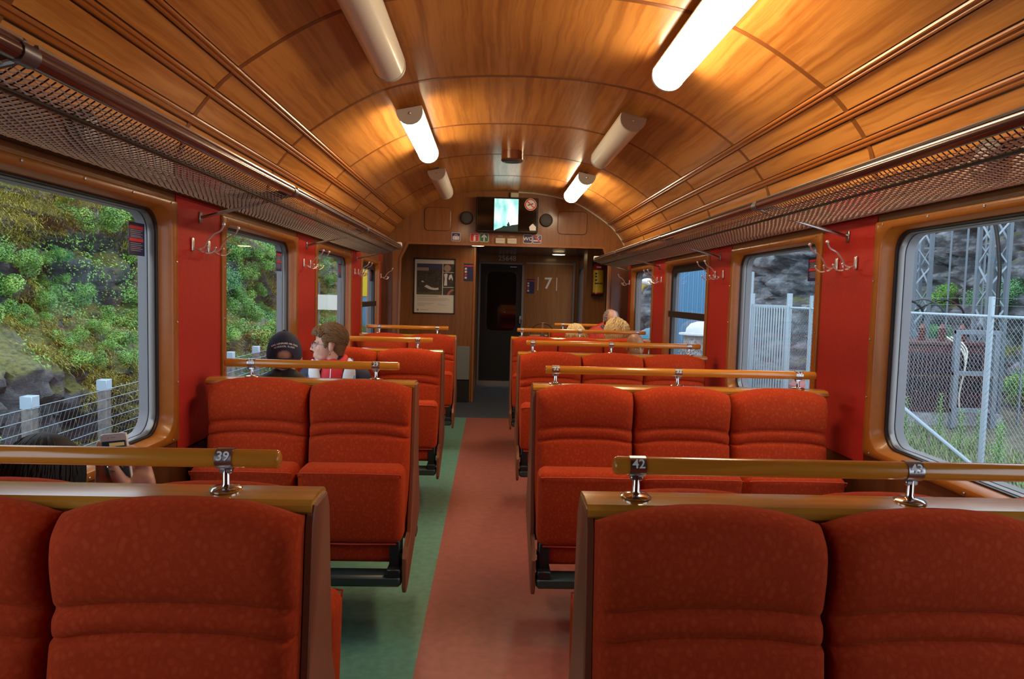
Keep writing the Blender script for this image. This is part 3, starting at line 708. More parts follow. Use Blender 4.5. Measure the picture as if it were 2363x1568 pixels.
MB().lathe([(.095, 0), (.095, .075), (.090, .080)], M_, 28).build('drum', 'brown_cyl', r); MB().lathe([(.096, .074), (.098, .080), (.085, .092), (.070, .094)], M_, 28).build('rim', 'mouth_metal', r); MB().lathe([(.068, .085), (.066, .0945)], M_, 24).build('grille', 'black', r)
for X_, s, lab in ((XL, -1, 'black round loudspeaker behind the rack netting above the two-seat benches'), (XR, 1, 'black round loudspeaker behind the rack netting above the three-seat benches')):
    r = thing('loudspeaker', lab, 'loudspeaker', (X_, 2.25, 1.97)); M_ = Matrix.Translation((X_, 2.25, 1.985)) @ Matrix.Rotation(-s*PI/2, 4, 'Y')
    MB().lathe([(.075, 0), (.075, .02), (.06, .03), (.045, .033)], M_, 24).build('surround', 'black', r); MB().lathe([(.043, .03), (.04, .036)], M_, 20).build('grille', 'dull_metal', r)
# poster on the vestibule wall
YP = 9.44; r = thing('poster', 'framed poster with a dark landscape photo, three small photos and grey text', 'poster', (-.79, YP, 1.22))
mb = MB(); 
for a in ((-1.075, -.505, 1.958, 1.972), (-1.075, -.505, 1.215, 1.229), (-1.075, -1.062, 1.215, 1.972), (-.518, -.505, 1.215, 1.972)): mb.box(a[0], a[1], YP-.022, YP, a[2], a[3])
mb.build('frame', 'black', r)
mat('paper', (.74, .70, .58), .6); mat('ph_dark', (.055, .045, .035), .5, var=(30, .5)); mat('ph_blue', (.055, .06, .13), .5); mat('ph_green', (.10, .09, .03), .5, var=(40, .4)); mat('ph_pale', (.42, .30, .22), .6); mat('ph_skin', (.45, .17, .08), .6)
part(r, 'paper', 'paper', (-1.062, -.518, 1.229, 1.958), y=YP-.004, t=.002); yq = YP-.006
part(r, 'landscape_photo', 'ph_dark', (-1.035, -.685, 1.475, 1.90), y=yq, t=.001); part(r, 'photo_sky', 'ph_blue', (-1.035, -.685, 1.83, 1.90), y=yq-.001, t=.0005)
poly(r, 'photo_meadow', 'ph_green', [(-1.035, 1.475), (-.685, 1.475), (-.685, 1.53), (-.8, 1.52), (-.9, 1.505), (-1.035, 1.51)], yq-.001, .0005)
part(r, 'photo_title', 'ph_pale', (-1.036, -.872, 1.803, 1.846), y=yq-.0015, t=.0005)
poly(r, 'photo_house', 'white_paint', [(-.93, 1.585), (-.90, 1.61), (-.87, 1.597), (-.83, 1.575), (-.78, 1.568), (-.735, 1.575), (-.735, 1.545), (-.80, 1.54), (-.86, 1.55)], yq-.0015, .0005)
poly(r, 'photo_barn', 'white_paint', [(-.975, 1.655), (-.955, 1.668), (-.93, 1.648), (-.95, 1.642)], yq-.0015, .0005)
part(r, 'small_photo', 'ph_dark', (-.674, -.520, 1.79, 1.90), y=yq, t=.001); part(r, 'small_photo', 'ph_dark', (-.674, -.520, 1.585, 1.782), y=yq, t=.001); part(r, 'small_photo', 'ph_dark', (-.674, -.520, 1.475, 1.577), y=yq, t=.001)
disc(r, 'photo_disc', 'ph_pale', -.618, 1.842, .048, yq-.001, .0005)
poly(r, 'photo_dress', 'white', [(-.66, 1.605), (-.618, 1.605), (-.622, 1.70), (-.612, 1.76), (-.635, 1.772), (-.662, 1.76), (-.652, 1.70)], yq-.001, .0005)
poly(r, 'photo_wings', 'white', [(-.60, 1.69), (-.58, 1.685), (-.565, 1.72), (-.545, 1.67), (-.54, 1.70), (-.56, 1.765), (-.59, 1.745)], yq-.001, .0005)
poly(r, 'photo_arc', 'ph_skin', [(-.62, 1.477), (-.585, 1.477), (-.57, 1.51), (-.53, 1.535), (-.52, 1.535), (-.52, 1.56), (-.56, 1.555), (-.60, 1.52)], yq-.001, .0005)
mb = MB()
for k, (z, x1) in enumerate(((1.449, -.74), (1.425, -.60), (1.41, -.58), (1.395, -.63), (1.355, -.80), (1.34, -.83), (1.325, -.92))): slab(mb, -1.03, x1, z, z+(.008 if k == 0 else .004), yq, .0006)
for z, x1 in ((1.352, -.70), (1.335, -.62)): slab(mb, -.75, x1, z, z+.004, yq, .0006)
slab(mb, -.985, -.87, 1.262, 1.268, yq, .0006); mb.build('text_lines', 'print_grey', r, smooth=False)['kind'] = 'stuff'
disc(r, 'printed_badge', 'print_grey', -1.015, 1.265, .016, yq, .0006)
def info(x0, x1, z0, z1, y, lab, dim=1):
    q = thing('safety_notice', lab, 'notice', ((x0+x1)/2, y, z0)); part(q, 'board', 'sign_navy', (x0, x1, z0, z1), y=y, t=.004); hh = (z1-z0)
    part(q, 'red_bar', 'sign_red', (x0+.004, x1-.004, z1-hh*.16, z1-hh*.10), y=y-.004, t=.001)
    for k, zf in enumerate((.70, .53, .36, .19)): part(q, 'symbol', 'sign_red' if k == 2 else 'cream', (x0+.012, x0+.042, z0+hh*zf-.014, z0+hh*zf+.014), y=y-.004, t=.001)
info(-.392, -.242, 1.675, 1.915, YP, 'navy safety notice with a red bar beside the poster')
info(.572, .700, 1.532, 1.772, YV, 'navy safety notice beside the white number seven')
r = thing('coach_number', 'white number seven between two upright white lines on the brown wall', 'number', (.92, YV, 1.58))
MB().text('7', .26, front_m(.925, YV-.001, 1.70), .002).build('digit', 'letter_grey', r, smooth=False); part(r, 'upright_line', 'letter_grey', (.755, .766, 1.588, 1.806), y=YV, t=.002); part(r, 'upright_line', 'letter_grey', (1.063, 1.074, 1.588, 1.806), y=YV, t=.002)
r = MB().text('25648', .118, front_m(.24, YV-.001, 2.098), .002).build('fleet_number', 'letter_grey', smooth=False); tag(r, 'pale fleet number 25648 above the dark door', 'number')
for x, y in ((-.20, 9.1), (1.02, 10.6)):
    q = thing('downlight', 'glowing flat round downlight in the dark vestibule ceiling, %s' % ('next to the poster wall' if x < 0 else 'above the number seven'), 'ceiling light', (x, y, 2.16)); M_ = Matrix.Translation((x, y, 2.16)) @ Matrix.Rotation(PI, 4, 'X')
    MB().lathe([(.112, 0), (.114, .012), (.100, .020), (.098, .014)], M_, 28).build('rim', 'lamp_cap', q); MB().lathe([(.098, .008), (.09, .022)], M_, 28).build('lens', 'downlight', q)
r = thing('fire_extinguisher', 'red fire extinguisher with a large yellow label on the brown wall', 'extinguisher', (1.475, 9.5, 1.51)); M_ = Matrix.Translation((1.475, 9.52, .065))
MB().lathe([(.06, 1.46), (.078, 1.475), (.080, 1.85), (.060, 1.89), (.025, 1.905), (.025, 1.93)], M_, 24).build('cylinder', 'ext_red', r)
lb = MB(); lb.loops([[(1.475+.0808*math.sin(a), 9.52-.0808*math.cos(a), z) for a in [-1.15+2.3*k/14 for k in range(15)]] for z in (1.565, 1.875)], closed=False); lb.build('label', 'yellow', r)
lt = MB()
for z in (1.815, 1.775, 1.725, 1.68): lt.box(1.425, 1.445, 9.435, 9.452, z, z+.02)
for x in (1.455, 1.485, 1.51): lt.box(x, x+.015, 9.43, 9.447, 1.68, 1.70)
lt.build('label_print', 'black', r)['kind'] = 'stuff'
MB().box(1.44, 1.51, 9.49, 9.545, 1.995, 2.03, .006).build('valve', 'black', r); MB().box(1.44, 1.50, 9.435, 9.45, 1.905, 1.925).build('tag', 'white', r)
mb = MB().box(1.40, 1.55, 9.585, 9.60, 1.515, 1.99); mb.box(1.395, 1.555, 9.45, 9.60, 1.505, 1.517); mb.tube([(1.475+.084*math.sin(a), 9.52-.084*math.cos(a), 1.541) for a in [-1.9+3.8*k/20 for k in range(21)]], .006, 6); mb.build('bracket', 'black', r)
r = thing('hand_brake_wheel', 'brown hand brake wheel standing behind the last bench', 'wheel', (.66, 8.75, 0)); wc = (.66, 8.75, .985)
MB().tube([(wc[0]+.165*math.cos(a), wc[1], wc[2]+.165*math.sin(a)) for a in [2*PI*k/32 for k in range(32)]], .011, 8, closed=True).build('rim', 'dark_wood', r)
for k in range(4): a = PI/2*k; MB().tube([wc, (wc[0]+.165*math.cos(a), wc[1], wc[2]+.165*math.sin(a))], [.02, .014], 8).build('spoke', 'trim_wood', r)
MB().box(.62, .70, 8.77, 8.85, 0, .99, .01).build('pillar', 'dark_wood', r); MB().lathe([(.03, 0), (.03, .06), (.02, .07)], Matrix.Translation(wc) @ Matrix.Rotation(PI/2, 4, 'X'), 12).build('hub', 'dull_metal', r)
# stickers on the panes
def sticker(s, X, y0, y1, where):
    xg = X+s*.060; q = thing('window_notice', 'navy notice sticker with red headings on the pane '+where, 'sticker', (xg, (y0+y1)/2, 1.62), 'navy notices on the window panes')
    def pb(name, mt, rows, o):
        mb = MB()
        for a, c, z0, z1 in rows: mb.box(*sorted((xg-s*o, xg-s*(o+.0008))), y0+(y1-y0)*a, y0+(y1-y0)*c, z0, z1)
        return mb.build(name, mt, q, smooth=False)
    pb('sheet', 'sign_navy', [(0, 1, 1.615, 1.742)], .0005); pb('heading', 'sign_red', [(.02, .9, 1.717, 1.729)], .0014); pb('heading', 'sign_red', [(.02, .9, 1.669, 1.681)], .0014)
    pb('text_lines', 'print_grey', [(.08, .85-.1*(k % 2), z, z+.0022) for k, z in enumerate((1.711, 1.704, 1.697, 1.690, 1.685, 1.661, 1.654, 1.647, 1.640, 1.633))], .0014)['kind'] = 'stuff'
    mb = MB().box(*sorted((xg-s*.001, xg-s*.0014)), y1 if s < 0 else y0-.0, (y1 if s < 0 else y0)+.0005, 1.615, 1.742)
for (a, c), wh in zip(WIN[1:], ('beside the person with the phone', 'above the man in the dark cap', 'behind the woman in glasses', 'of the barred window near the poster')): sticker(-1, XL, c-.245, c-.128, wh)
sticker(1, XR, WIN[2][0]+.175, WIN[2][0]+.29, 'facing the slatted gate')

# ================================================================ people
def skinm(name, c):
    m, nt, b = new(name); n = N(nt, 'ShaderNodeTexNoise'); n.inputs['Scale'].default_value = 40; n.inputs['Detail'].default_value = 4; nt.links.new(coords(nt), n.inputs[0])
    nt.links.new(ramp(nt, n.outputs[0], [(.3, [q*.86 for q in c]), (.7, c)]), b.inputs['Base Color']); b.inputs['Roughness'].default_value = .45
    b.inputs['Subsurface Weight'].default_value = .08; b.inputs['Subsurface Radius'].default_value = (.01, .004, .002); return m
skinm('skin_tan', (.50, .25, .16)); skinm('skin_pink', (.56, .30, .215)); skinm('skin_brown', (.34, .165, .085))
mat('lip', (.42, .14, .11), .4); mat('eye_white', (.7, .68, .64), .2); mat('eye_dark', (.02, .012, .008), .15); mat('brow_dark', (.03, .018, .01), .7)
def hairm(name, a, c): wood(name, a, c, 'Z', .62, .0, 6.0, .5, .3).node_tree.nodes['Principled BSDF'].inputs['Specular IOR Level'].default_value = .25
hairm('hair_brown', (.055, .028, .012), (.17, .088, .035)); hairm('hair_blond', (.40, .29, .12), (.78, .64, .34)); hairm('hair_black', (.004, .0035, .0035), (.008, .007, .006)); hairm('hair_grey', (.16, .14, .12), (.36, .33, .30)); hairm('hair_honey', (.22, .11, .03), (.55, .36, .12))
mat('cloth_black', (.012, .013, .016), .75, bump=(120, .3)); mat('cloth_navy', (.010, .014, .040), .7, bump=(150, .3)); mat('cap_navy', (.010, .014, .042), .8, bump=(300, .06)); mat('cloth_white', (.62, .63, .64), .7, bump=(40, .3)); mat('cloth_red', (.50, .012, .022), .75, bump=(90, .3)); mat('cloth_blue', (.02, .22, .55), .5)
mat('jacket_red', (.50, .035, .020), .6, bump=(60, .3)); mat('cloth_grey', (.10, .11, .12), .7); mat('trousers', (.03, .035, .055), .8); mat('shoe', (.02, .018, .016), .5); mat('cap_white', (.6, .6, .6), .6)
def fuse(prims, voxel=.006, it=3):
    mb = MB()
    for p in prims:
        if p[0] == 'e':
            M_ = Matrix.Translation(p[1]) @ (p[3].to_4x4() if len(p) > 3 else Matrix.Identity(4)); mb.ball((0, 0, 0), p[2], 20, 14, M=M_)
        else:
            a, c = Vector(p[1]), Vector(p[2]); mb.tube([a, c], [p[3], p[4]], 16); mb.ball(a, p[3], 16, 10); mb.ball(c, p[4], 16, 10)
    me = mb.mesh('tmp', None); o = bpy.data.objects.new('tmp', me); COL.objects.link(o)
    md = o.modifiers.new('r', 'REMESH'); md.mode = 'VOXEL'; md.voxel_size = voxel
    dg = bpy.context.evaluated_depsgraph_get(); ev = o.evaluated_get(dg); me2 = bpy.data.meshes.new_from_object(ev); bpy.data.objects.remove(o)
    bm = bmesh.new(); bm.from_mesh(me2)
    for _ in range(it): bmesh.ops.smooth_vert(bm, verts=bm.verts, factor=.5, use_axis_x=True, use_axis_y=True, use_axis_z=True)
    bm.to_mesh(me2); bm.free(); me2.polygons.foreach_set('use_smooth', [True]*len(me2.polygons)); return me2
def fobj(name, prims, mt, parent, voxel=.006, it=3, fn=None):
    me = fuse(prims, voxel, it); me.name = name
    o = WORLD[parent.name]
    for v in me.vertices:
        if fn: v.co = fn(v.co)
        v.co -= o
    me.materials.append(MATS[mt]); return link(name, me, parent)
def head_prims(T, jaw=1.0, ears=True):
    """T maps head space (face towards -y, eyes at z=0) to the world"""
    def P(x, y, z): return T @ Vector((x, y, z))
    R = T.to_3x3(); E = lambda c, r: ('e', P(*c), r, R); C = lambda a, c, r0, r1: ('c', P(*a), P(*c), r0, r1)
    L = [E((0, .018, .035), (.074, .094, .086)), E((0, -.018, -.025), (.062, .072, .082)), E((0, -.03, -.075), (.050*jaw, .048, .036)), E((0, -.068, -.101), (.022, .018, .017)),
         C((0, -.080, .014), (0, -.105, -.028), .0085, .0105), E((-.010, -.092, -.034), (.008, .010, .007)), E((.010, -.092, -.034), (.008, .010, .007)),
         C((-.040, -.066, .020), (-.012, -.080, .018), .011, .010), C((.040, -.066, .020), (.012, -.080, .018), .011, .010), E((-.035, -.054, -.024), (.021, .018, .026)), E((.035, -.054, -.024), (.021, .018, .026)),
         C((-.017, -.087, -.064), (.017, -.087, -.064), .0065, .0065), C((-.014, -.086, -.075), (.014, -.086, -.075), .007, .007), E((0, -.061, -.062), (.036, .030, .040)),
         C((0, .020, -.06), (0, .045, -.20), .050, .056)]
    if ears: L += [E((-.078, .020, -.012), (.011, .016, .030)), E((.078, .020, -.012), (.011, .016, .030))]
    return L
def hand_prims(T, curl=.5, s=1.0):
    """palm in local xy, fingers along +y, palm facing -z"""
    def P(x, y, z): return T @ Vector((x*s, y*s, z*s))
    R = T.to_3x3(); L = [('e', P(0, .045, 0), (.042*s, .052*s, .015*s), R), ('c', P(0, -.01, 0), P(0, .05, 0), .026*s, .030*s)]
    for i, (x, l) in enumerate(((-.030, .068), (-.010, .078), (.011, .073), (.031, .058))):
        a = 0; p = Vector((x, .085, 0)); q = p
        for k, f_ in enumerate((.45, .32, .23)):
            a += curl*(.5 if k == 0 else .9); n = q+Vector((x*.06, math.cos(a), -math.sin(a)))*l*f_
            L.append(('c', P(*q), P(*n), (.0095-.001*k)*s, (.0088-.001*k)*s)); q = n
    L += [('c', P(-.036, .02, 0), P(-.062, .055, -.012), .013*s, .010*s), ('c', P(-.062, .055, -.012), P(-.066, .088, -.022), .010*s, .0085*s)]
    return L
def yawm(p, yaw, pitch=0, roll=0): return Matrix.Translation(p) @ Matrix.Rotation(yaw, 4, 'Z') @ Matrix.Rotation(pitch, 4, 'X') @ Matrix.Rotation(roll, 4, 'Y')
def person(label, head, hyaw, pitch, byaw, hips, skin, top, vox=.006, jaw=1.0, roll=0, arms=True, sw=.175, raised=None, out=.05, hun=.03, legx=0):
    """seated figure; byaw = direction the body faces (0 = towards the camera)"""
    r = thing('person', label, 'person', (hips[0], hips[1], .565)); H = Vector(head); T = yawm(H, hyaw, pitch, roll)
    Bm = Matrix.Rotation(byaw, 4, 'Z'); hp = Vector(hips)
    neck = T @ Vector((0, .045, -.195+hun*.4)); sh = neck+Vector((0, 0, -.055+hun*.6))
    def b(x, y, z): return hp+(Bm @ Vector((x, y, z)))
    def s(x, y, z): return sh+(Bm @ Vector((x, y, z)))
    mid = (sh+hp)/2; R = Bm.to_3x3()
    core = [('e', s(0, -.01, -.10), (sw*.98, .105, .15), R), ('e', mid+(Bm @ Vector((0, -.01, 0))), (.15, .110, .19), R), ('e', b(0, 0, .05), (.165, .125, .13), R), ('c', s(-sw+.03, 0, -.03), s(sw-.03, 0, -.03), .062, .062), ('c', neck+Vector((0, 0, .02)), sh, .057, .07), ('c', s(-.03, .01, .045), s(-sw+.02, .005, -.02), .048, .052), ('c', s(.03, .01, .045), s(sw-.02, .005, -.02), .048, .052)]
    legs = []; feet = []
    for q in (-1, 1):
        legs += [('c', b(q*.09, 0, .0), b(q*.11+legx, -.43, .01), .085, .062), ('c', b(q*.11+legx, -.43, .01), b(q*.09+legx, -.36, -.44), .060, .042)]; feet += [('c', b(q*.09+legx, -.33, -.505), b(q*.10+legx, -.48, -.525), .045, .036)]
    arm = []; hands = []
    for q in (-1, 1):
        if raised and raised[0] == q: continue
        e = s(q*(sw+out), -.04, -.30); w_ = b(q*.10, -.26, .13)
        arm += [('c', s(q*sw, 0, -.04), e, .055, .042), ('c', e, w_, .042, .029)]
        dirv = (Bm @ Vector((-q*.25, -1, -.15))).normalized(); up = Vector((0, 0, 1)); xx = dirv.cross(up).normalized(); zz = xx.cross(dirv)
        hands += hand_prims(Matrix.Translation(w_) @ Matrix((xx, dirv, zz)).transposed().to_4x4(), .5)
    prims = head_prims(T, jaw)+core+arm+hands+legs+feet
    if raised: prims += raised[1]
    fobj('body', prims, skin, r, vox)
    infl = lambda L, d: [('e', p[1], tuple(q+d for q in p[2]), p[3]) if p[0] == 'e' else ('c', p[1], p[2], p[3]+d, p[4]+d) for p in L]
    jk = fobj('jacket', infl(core[:4]+core[5:], .014)+infl([core[4]], .006)+infl(arm, .012)+(infl(raised[2], .012) if raised and raised[2] else []), top, r, .009, 3)
    fobj('trousers', infl(legs+[core[2]], .010), 'trousers', r, .010, 3); fobj('shoes', infl(feet, .008), 'shoe', r, .010, 2)
    return r, T, sh, Bm
def face(r, T, skin_open=True, lips=True, brow='brow_dark'):
    for q in (-1, 1):
        e = MB().ball((q*.030, -.0765, .002), (.0125, .0105, .0085), 12, 8, M=T).build('eye', 'eye_white', r); MB().ball((q*.030, -.0835, .002), (.0058, .0042, .0058), 10, 6, M=T).build('iris', 'eye_dark', e)
        MB().tube([T @ Vector(p) for p in ((q*.014, -.0915, .0165), (q*.030, -.0885, .0225), (q*.048, -.074, .018))], [.003, .0042, .002], 6).build('eyebrow', brow, r)
        MB().tube([T @ Vector(p) for p in ((q*.017, -.0855, .009), (q*.030, -.0885, .0125), (q*.044, -.078, .008))], [.002, .003, .002], 6).build('upper_lid', 'brow_dark' if not lips else 'lip', r)
    if lips:
        MB().ball((0, -.0895, -.0635), (.020, .005, .0042), 12, 6, M=T).build('upper_lip', 'lip', r); MB().ball((0, -.0895, -.0738), (.017, .006, .0052), 12, 6, M=T).build('lower_lip', 'lip', r)
def tufts(T, n, cen, rad, mask, flow, ln, rr, seed=1, k=6, puff=.0, curl=.0):
    g = random.Random(seed); mb = MB(); made = 0
    while made < n:
        v = Vector((g.gauss(0, 1), g.gauss(0, 1), g.gauss(0, 1))).normalized()
        if not mask(v): continue
        made += 1; p = v.copy(); pts = []; f = Vector(flow(v)); ph = g.uniform(0, 6.28); st = ln*g.uniform(.7, 1.2)/k
        for i in range(k):
            o = 1+puff*math.sin(PI*i/(k-1))*g.uniform(.7, 1.3)+g.uniform(-.01, .015)
            q = Vector((cen[0]+p.x*rad[0]*o, cen[1]+p.y*rad[1]*o, cen[2]+p.z*rad[2]*o))
            if curl: q += Vector((math.sin(ph+i*1.3), math.cos(ph*1.7+i*1.1), math.sin(ph*.6+i*1.7)))*curl
            pts.append(T @ q); f2 = f-p*f.dot(p)
            if f2.length > 1e-3: p = (p+f2.normalized()*st/.085).normalized()
        mb.tube(pts, [rr*.6]+[rr]*(k-3)+[rr*.7, rr*.25], 5)
    return mb
# ---- man in a dark cap, seen from behind
r, T, sh, Bm = person('person in a dark cap and black jacket seen from behind, seated by the window', (-1.05, 3.50, 1.155), PI+.30, 0, PI, (-1.03, 3.47, .60), 'skin_pink', 'cloth_black', sw=.15, hun=.09)
def capP(el, a): return Vector((.087*math.cos(el)*math.cos(a), .016+.114*math.cos(el)*math.sin(a), .006+.128*math.sin(el)**.9-.026*(1-math.sin(el))*math.sin(a)))
cap = MB(); NE, NA = 48, 150
for j in range(NE):
    for i in range(NA):
        e0, e1 = PI/2*j/NE, PI/2*(j+1)/NE; a0, a1 = 2*PI*i/NA, 2*PI*(i+1)/NA; em = (e0+e1)/2; da = abs(((a0+a1)/2-PI/2+PI) % (2*PI)-PI)
        if .12 < em < .40 and da < .52*math.sqrt(max(0, 1-((em-.12)/.28)**2)): continue
        cap.add([T @ capP(e0+1e-4, a0), T @ capP(e0+1e-4, a1), T @ capP(e1, a1), T @ capP(e1, a0)], [(0, 1, 2, 3)])
ca = cap.build('cap_crown', 'cap_navy', r, ang=60)
MB().ball((0, .016, .134), (.009, .009, .006), 10, 6, M=T).build('cap_button', 'cap_navy', r)
MB().loops([[T @ Vector((.080*math.sin(a)*k, .012-.098*math.cos(a)*k-(k-1)*.45, .026-.02*(k-1)*3+.012*abs(math.sin(a))*0)) for a in [-1.15+2.3*i/14 for i in range(15)]] for k in (1.0, 1.12, 1.20)], closed=False).build('cap_peak', 'cap_navy', r)
tx = MB()
def cap_text(s_, t0, z0, span, size):
    n = len(s_)
    for i, ch in enumerate(s_):
        if ch == ' ': continue
        u = span/2-span*i/(n-1); a = PI/2-u            # left to right as seen from behind
        el = z0+.34*math.cos(u*1.2)-.20; cz = math.sin(el)**.9 if el > 0 else 0
        p = capP(el, a); nrm_ = (capP(el, a+.02)-capP(el, a-.02)).cross(capP(el+.02, a)-capP(el-.02, a)).normalized(); nrm_ = -nrm_ if nrm_.y < 0 else nrm_; right = capP(el, a+.02)-capP(el, a-.02)
        right = (right-nrm_*right.dot(nrm_)).normalized(); up = nrm_.cross(right)
        rt = Matrix.Rotation(u*.42, 3, nrm_); right = rt @ right; up = rt @ up
        tx.text(ch, size, T @ plane_m(p+nrm_*.0022, right, up), .0006)
cap_text('ROYAL NETHERLANDS AIR FORCE', 1, .50, 1.70, .0125); cap_text('HISTORICAL FLIGHT', 1, .385, 1.2, .0125)
tx.build('cap_lettering', 'cap_white', r, smooth=False)
tufts(T, 90, (0, .018, .02), (.079, .10, .088), lambda v: v.y > .1 and -.75 < v.z < -.38, lambda v: (0, 0, -1), .02, .003, 3).build('hair', 'hair_grey', r, fix=False)
# ---- woman in profile with glasses
r, T, sh, Bm = person('person with short brown hair and glasses in a white and navy jacket over red', (-1.075, 4.53, 1.140), -1.36, .02, 0, (-1.045, 4.56, .60), 'skin_pink', 'cloth_navy', vox=.005, sw=.175, hun=.075)
face(r, T)
E1 = lambda c, rd: ('e', T @ Vector(c), rd, T.to_3x3())
fobj('hair', [E1((0, .028, .056), (.080, .096, .084)), E1((0, .066, .010), (.070, .058, .080)), E1((0, .078, -.045), (.048, .030, .040)), E1((0, -.040, .088), (.064, .050, .032)), E1((-.066, -.005, .045), (.016, .036, .036)), E1((.066, -.005, .045), (.016, .036, .036)), E1((-.073, -.014, .008), (.007, .014, .030)), E1((.073, -.014, .008), (.007, .014, .030))], 'hair_brown', r, .006, 2)
tufts(T, 950, (0, .026, .046), (.083, .104, .098), lambda v: v.z > -.15 and (v.y > -.35 or v.z > .45) or (v.y > .35 and v.z > -.8), lambda v: (0, .8, -.5) if v.y > -.2 else (.5, .5, -.1), .075, .0034, 5, 7, .045, .0015).build('hair_strands', 'hair_brown', r, fix=False)
tufts(T, 160, (0, -.030, .075), (.068, .066, .052), lambda v: v.z > .0 and v.y < .3, lambda v: (.9, -.3, -.35), .06, .0036, 8, 7, .06, .001).build('fringe', 'hair_brown', r, fix=False)
gl = thing('eyeglasses', 'thin rimmed eyeglasses worn by the woman in profile', 'eyeglasses', tuple(T @ Vector((0, -.1, 0))))
for q in (-1, 1):
    P = [T @ Vector((q*.031+x, -.103+abs(q*.031+x)*.08, z)) for x, z in rrect(-.024, .024, -.018, .014, .009, 4)]
    MB().tube(P, .0013, 5, closed=True).build('rim', 'dull_metal', gl); MB().loops([P], cap0=True).build('lens', 'lens', gl, smooth=False)
    MB().tube([T @ Vector(p) for p in ((q*.056, -.099, .006), (q*.072, -.06, .008), (q*.082, .012, .004), (q*.083, .028, -.012))], .0015, 5).build('temple', 'dull_metal', gl)
MB().tube([T @ Vector(p) for p in ((-.008, -.101, .004), (0, -.104, .007), (.008, -.101, .004))], .0013, 5).build('bridge', 'dull_metal', gl)
for q in (-1, 1): MB().ball((q*.083, .014, -.055), (.003, .004, .009), 8, 6, M=T).build('earring', 'chrome', r)
fobj('hooded_top', [('e', sh+Vector((0, -.060, -.06)), (.085, .080, .15)), ('c', sh+Vector((-.055, -.05, .06)), sh+Vector((-.02, -.095, .015)), .026, .024), ('c', sh+Vector((.055, -.05, .06)), sh+Vector((.02, -.095, .015)), .026, .024), ('c', sh+Vector((-.062, -.03, .07)), sh+Vector((-.05, .05, .085)), .026, .026), ('c', sh+Vector((.062, -.03, .07)), sh+Vector((.05, .05, .085)), .026, .026)], 'cloth_red', r, .008)
for q in (-1, 1):
    Rq = Matrix.Rotation(q*.25, 3, 'Z') @ Matrix.Rotation(q*.12, 3, 'Y')
    fobj('jacket_lapel', [('e', sh+Vector((q*.108, -.098, -.06)), (.044, .024, .150), Rq), ('e', sh+Vector((q*.090, .005, .055)), (.020, .062, .036), Rq), ('e', sh+Vector((q*.100, -.055, .030)), (.030, .040, .050), Rq)], 'cloth_white', r, .007)
    MB().tube(catmull([sh+Vector((q*.118, -.03, .085)), sh+Vector((q*.145, -.10, -.02)), sh+Vector((q*.148, -.145, -.18))], 5), .006, 6).build('jacket_piping', 'cloth_blue', r)
MB().tube([sh+Vector((0, -.122, .03)), sh+Vector((0, -.143, -.05)), sh+Vector((0, -.142, -.16))], .003, 5).build('zip', 'steel', r)
# ---- person behind the nearest two-seat bench, raising a phone
ph = Matrix.Translation((-.9745, 1.80, 1.042)) @ Matrix.Rotation(math.radians(-7), 4, 'Y')
wr = Vector((-0.9428, 1.85, 0.9077)); el = Vector((-0.9378, 1.93, 0.7304))
def grip():
    L = [('e', Vector((-0.932, 1.82, 0.9711)), (.048, .026, .040)), ('e', Vector((-0.9757, 1.8, 0.9701)), (.044, .026, .026)), ('c', wr, Vector((-0.932, 1.82, 0.9711)), .029, .034)]
    L += [('c', (-1.0082, 1.79, 0.9775), (-1.0088, 1.785, 1.0183), 0.017, 0.013), ('c', (-1.0088, 1.785, 1.0183), (-1.0138, 1.786, 1.0573), 0.0125, 0.0105), ('c', (-1.0138, 1.786, 1.0573), (-1.0161, 1.79, 1.0833), 0.0105, 0.0085), ('c', (-0.952, 1.785, 0.9767), (-0.9627, 1.772, 1.0117), 0.019, 0.0155), ('c', (-0.9627, 1.772, 1.0117), (-0.9738, 1.77, 1.0434), 0.0145, 0.012), ('c', (-0.9738, 1.77, 1.0434), (-0.9704, 1.778, 1.0749), 0.012, 0.009), ('c', (-0.9052, 1.83, 0.9889), (-0.9214, 1.835, 1.0359), 0.0125, 0.0115), ('c', (-0.9214, 1.835, 1.0359), (-0.946, 1.825, 1.066), 0.011, 0.01), ('c', (-0.946, 1.825, 1.066), (-0.9499, 1.8, 1.0753), 0.0098, 0.0082), ('c', (-0.9063, 1.83, 0.9774), (-0.9305, 1.835, 1.0174), 0.0125, 0.0115), ('c', (-0.9305, 1.835, 1.0174), (-0.9517, 1.825, 1.0407), 0.011, 0.01), ('c', (-0.9517, 1.825, 1.0407), (-0.9555, 1.8, 1.0493), 0.0098, 0.0082), ('c', (-0.912, 1.83, 0.9681), (-0.9397, 1.835, 0.999), 0.0125, 0.0115), ('c', (-0.9397, 1.835, 0.999), (-0.9574, 1.825, 1.0155), 0.011, 0.01), ('c', (-0.9574, 1.825, 1.0155), (-0.9577, 1.8, 1.0244), 0.0098, 0.0082), ('c', (-0.9211, 1.83, 0.9612), (-0.9489, 1.835, 0.9805), 0.0125, 0.0115), ('c', (-0.9489, 1.835, 0.9805), (-0.9619, 1.825, 0.9925), 0.011, 0.01), ('c', (-0.9619, 1.825, 0.9925), (-0.96, 1.8, 1.0018), 0.0098, 0.0082)]
    return L
sh3 = Vector((-1.0, 1.80, .86))
r, T, sh, Bm = person('person with dark hair behind the bench, raising one hand with a phone', (-1.10, 1.71, .988), PI+.1, .1, PI, (-1.05, 1.70, .60), 'skin_pink', 'cloth_black', vox=.005, sw=.14, out=-.01, raised=(-1, grip()+[('c', el, wr, .040, .029), ('c', (-.95, 1.74, .80), el, .05, .042)], [('c', (-.95, 1.74, .80), el, .05, .042)]))
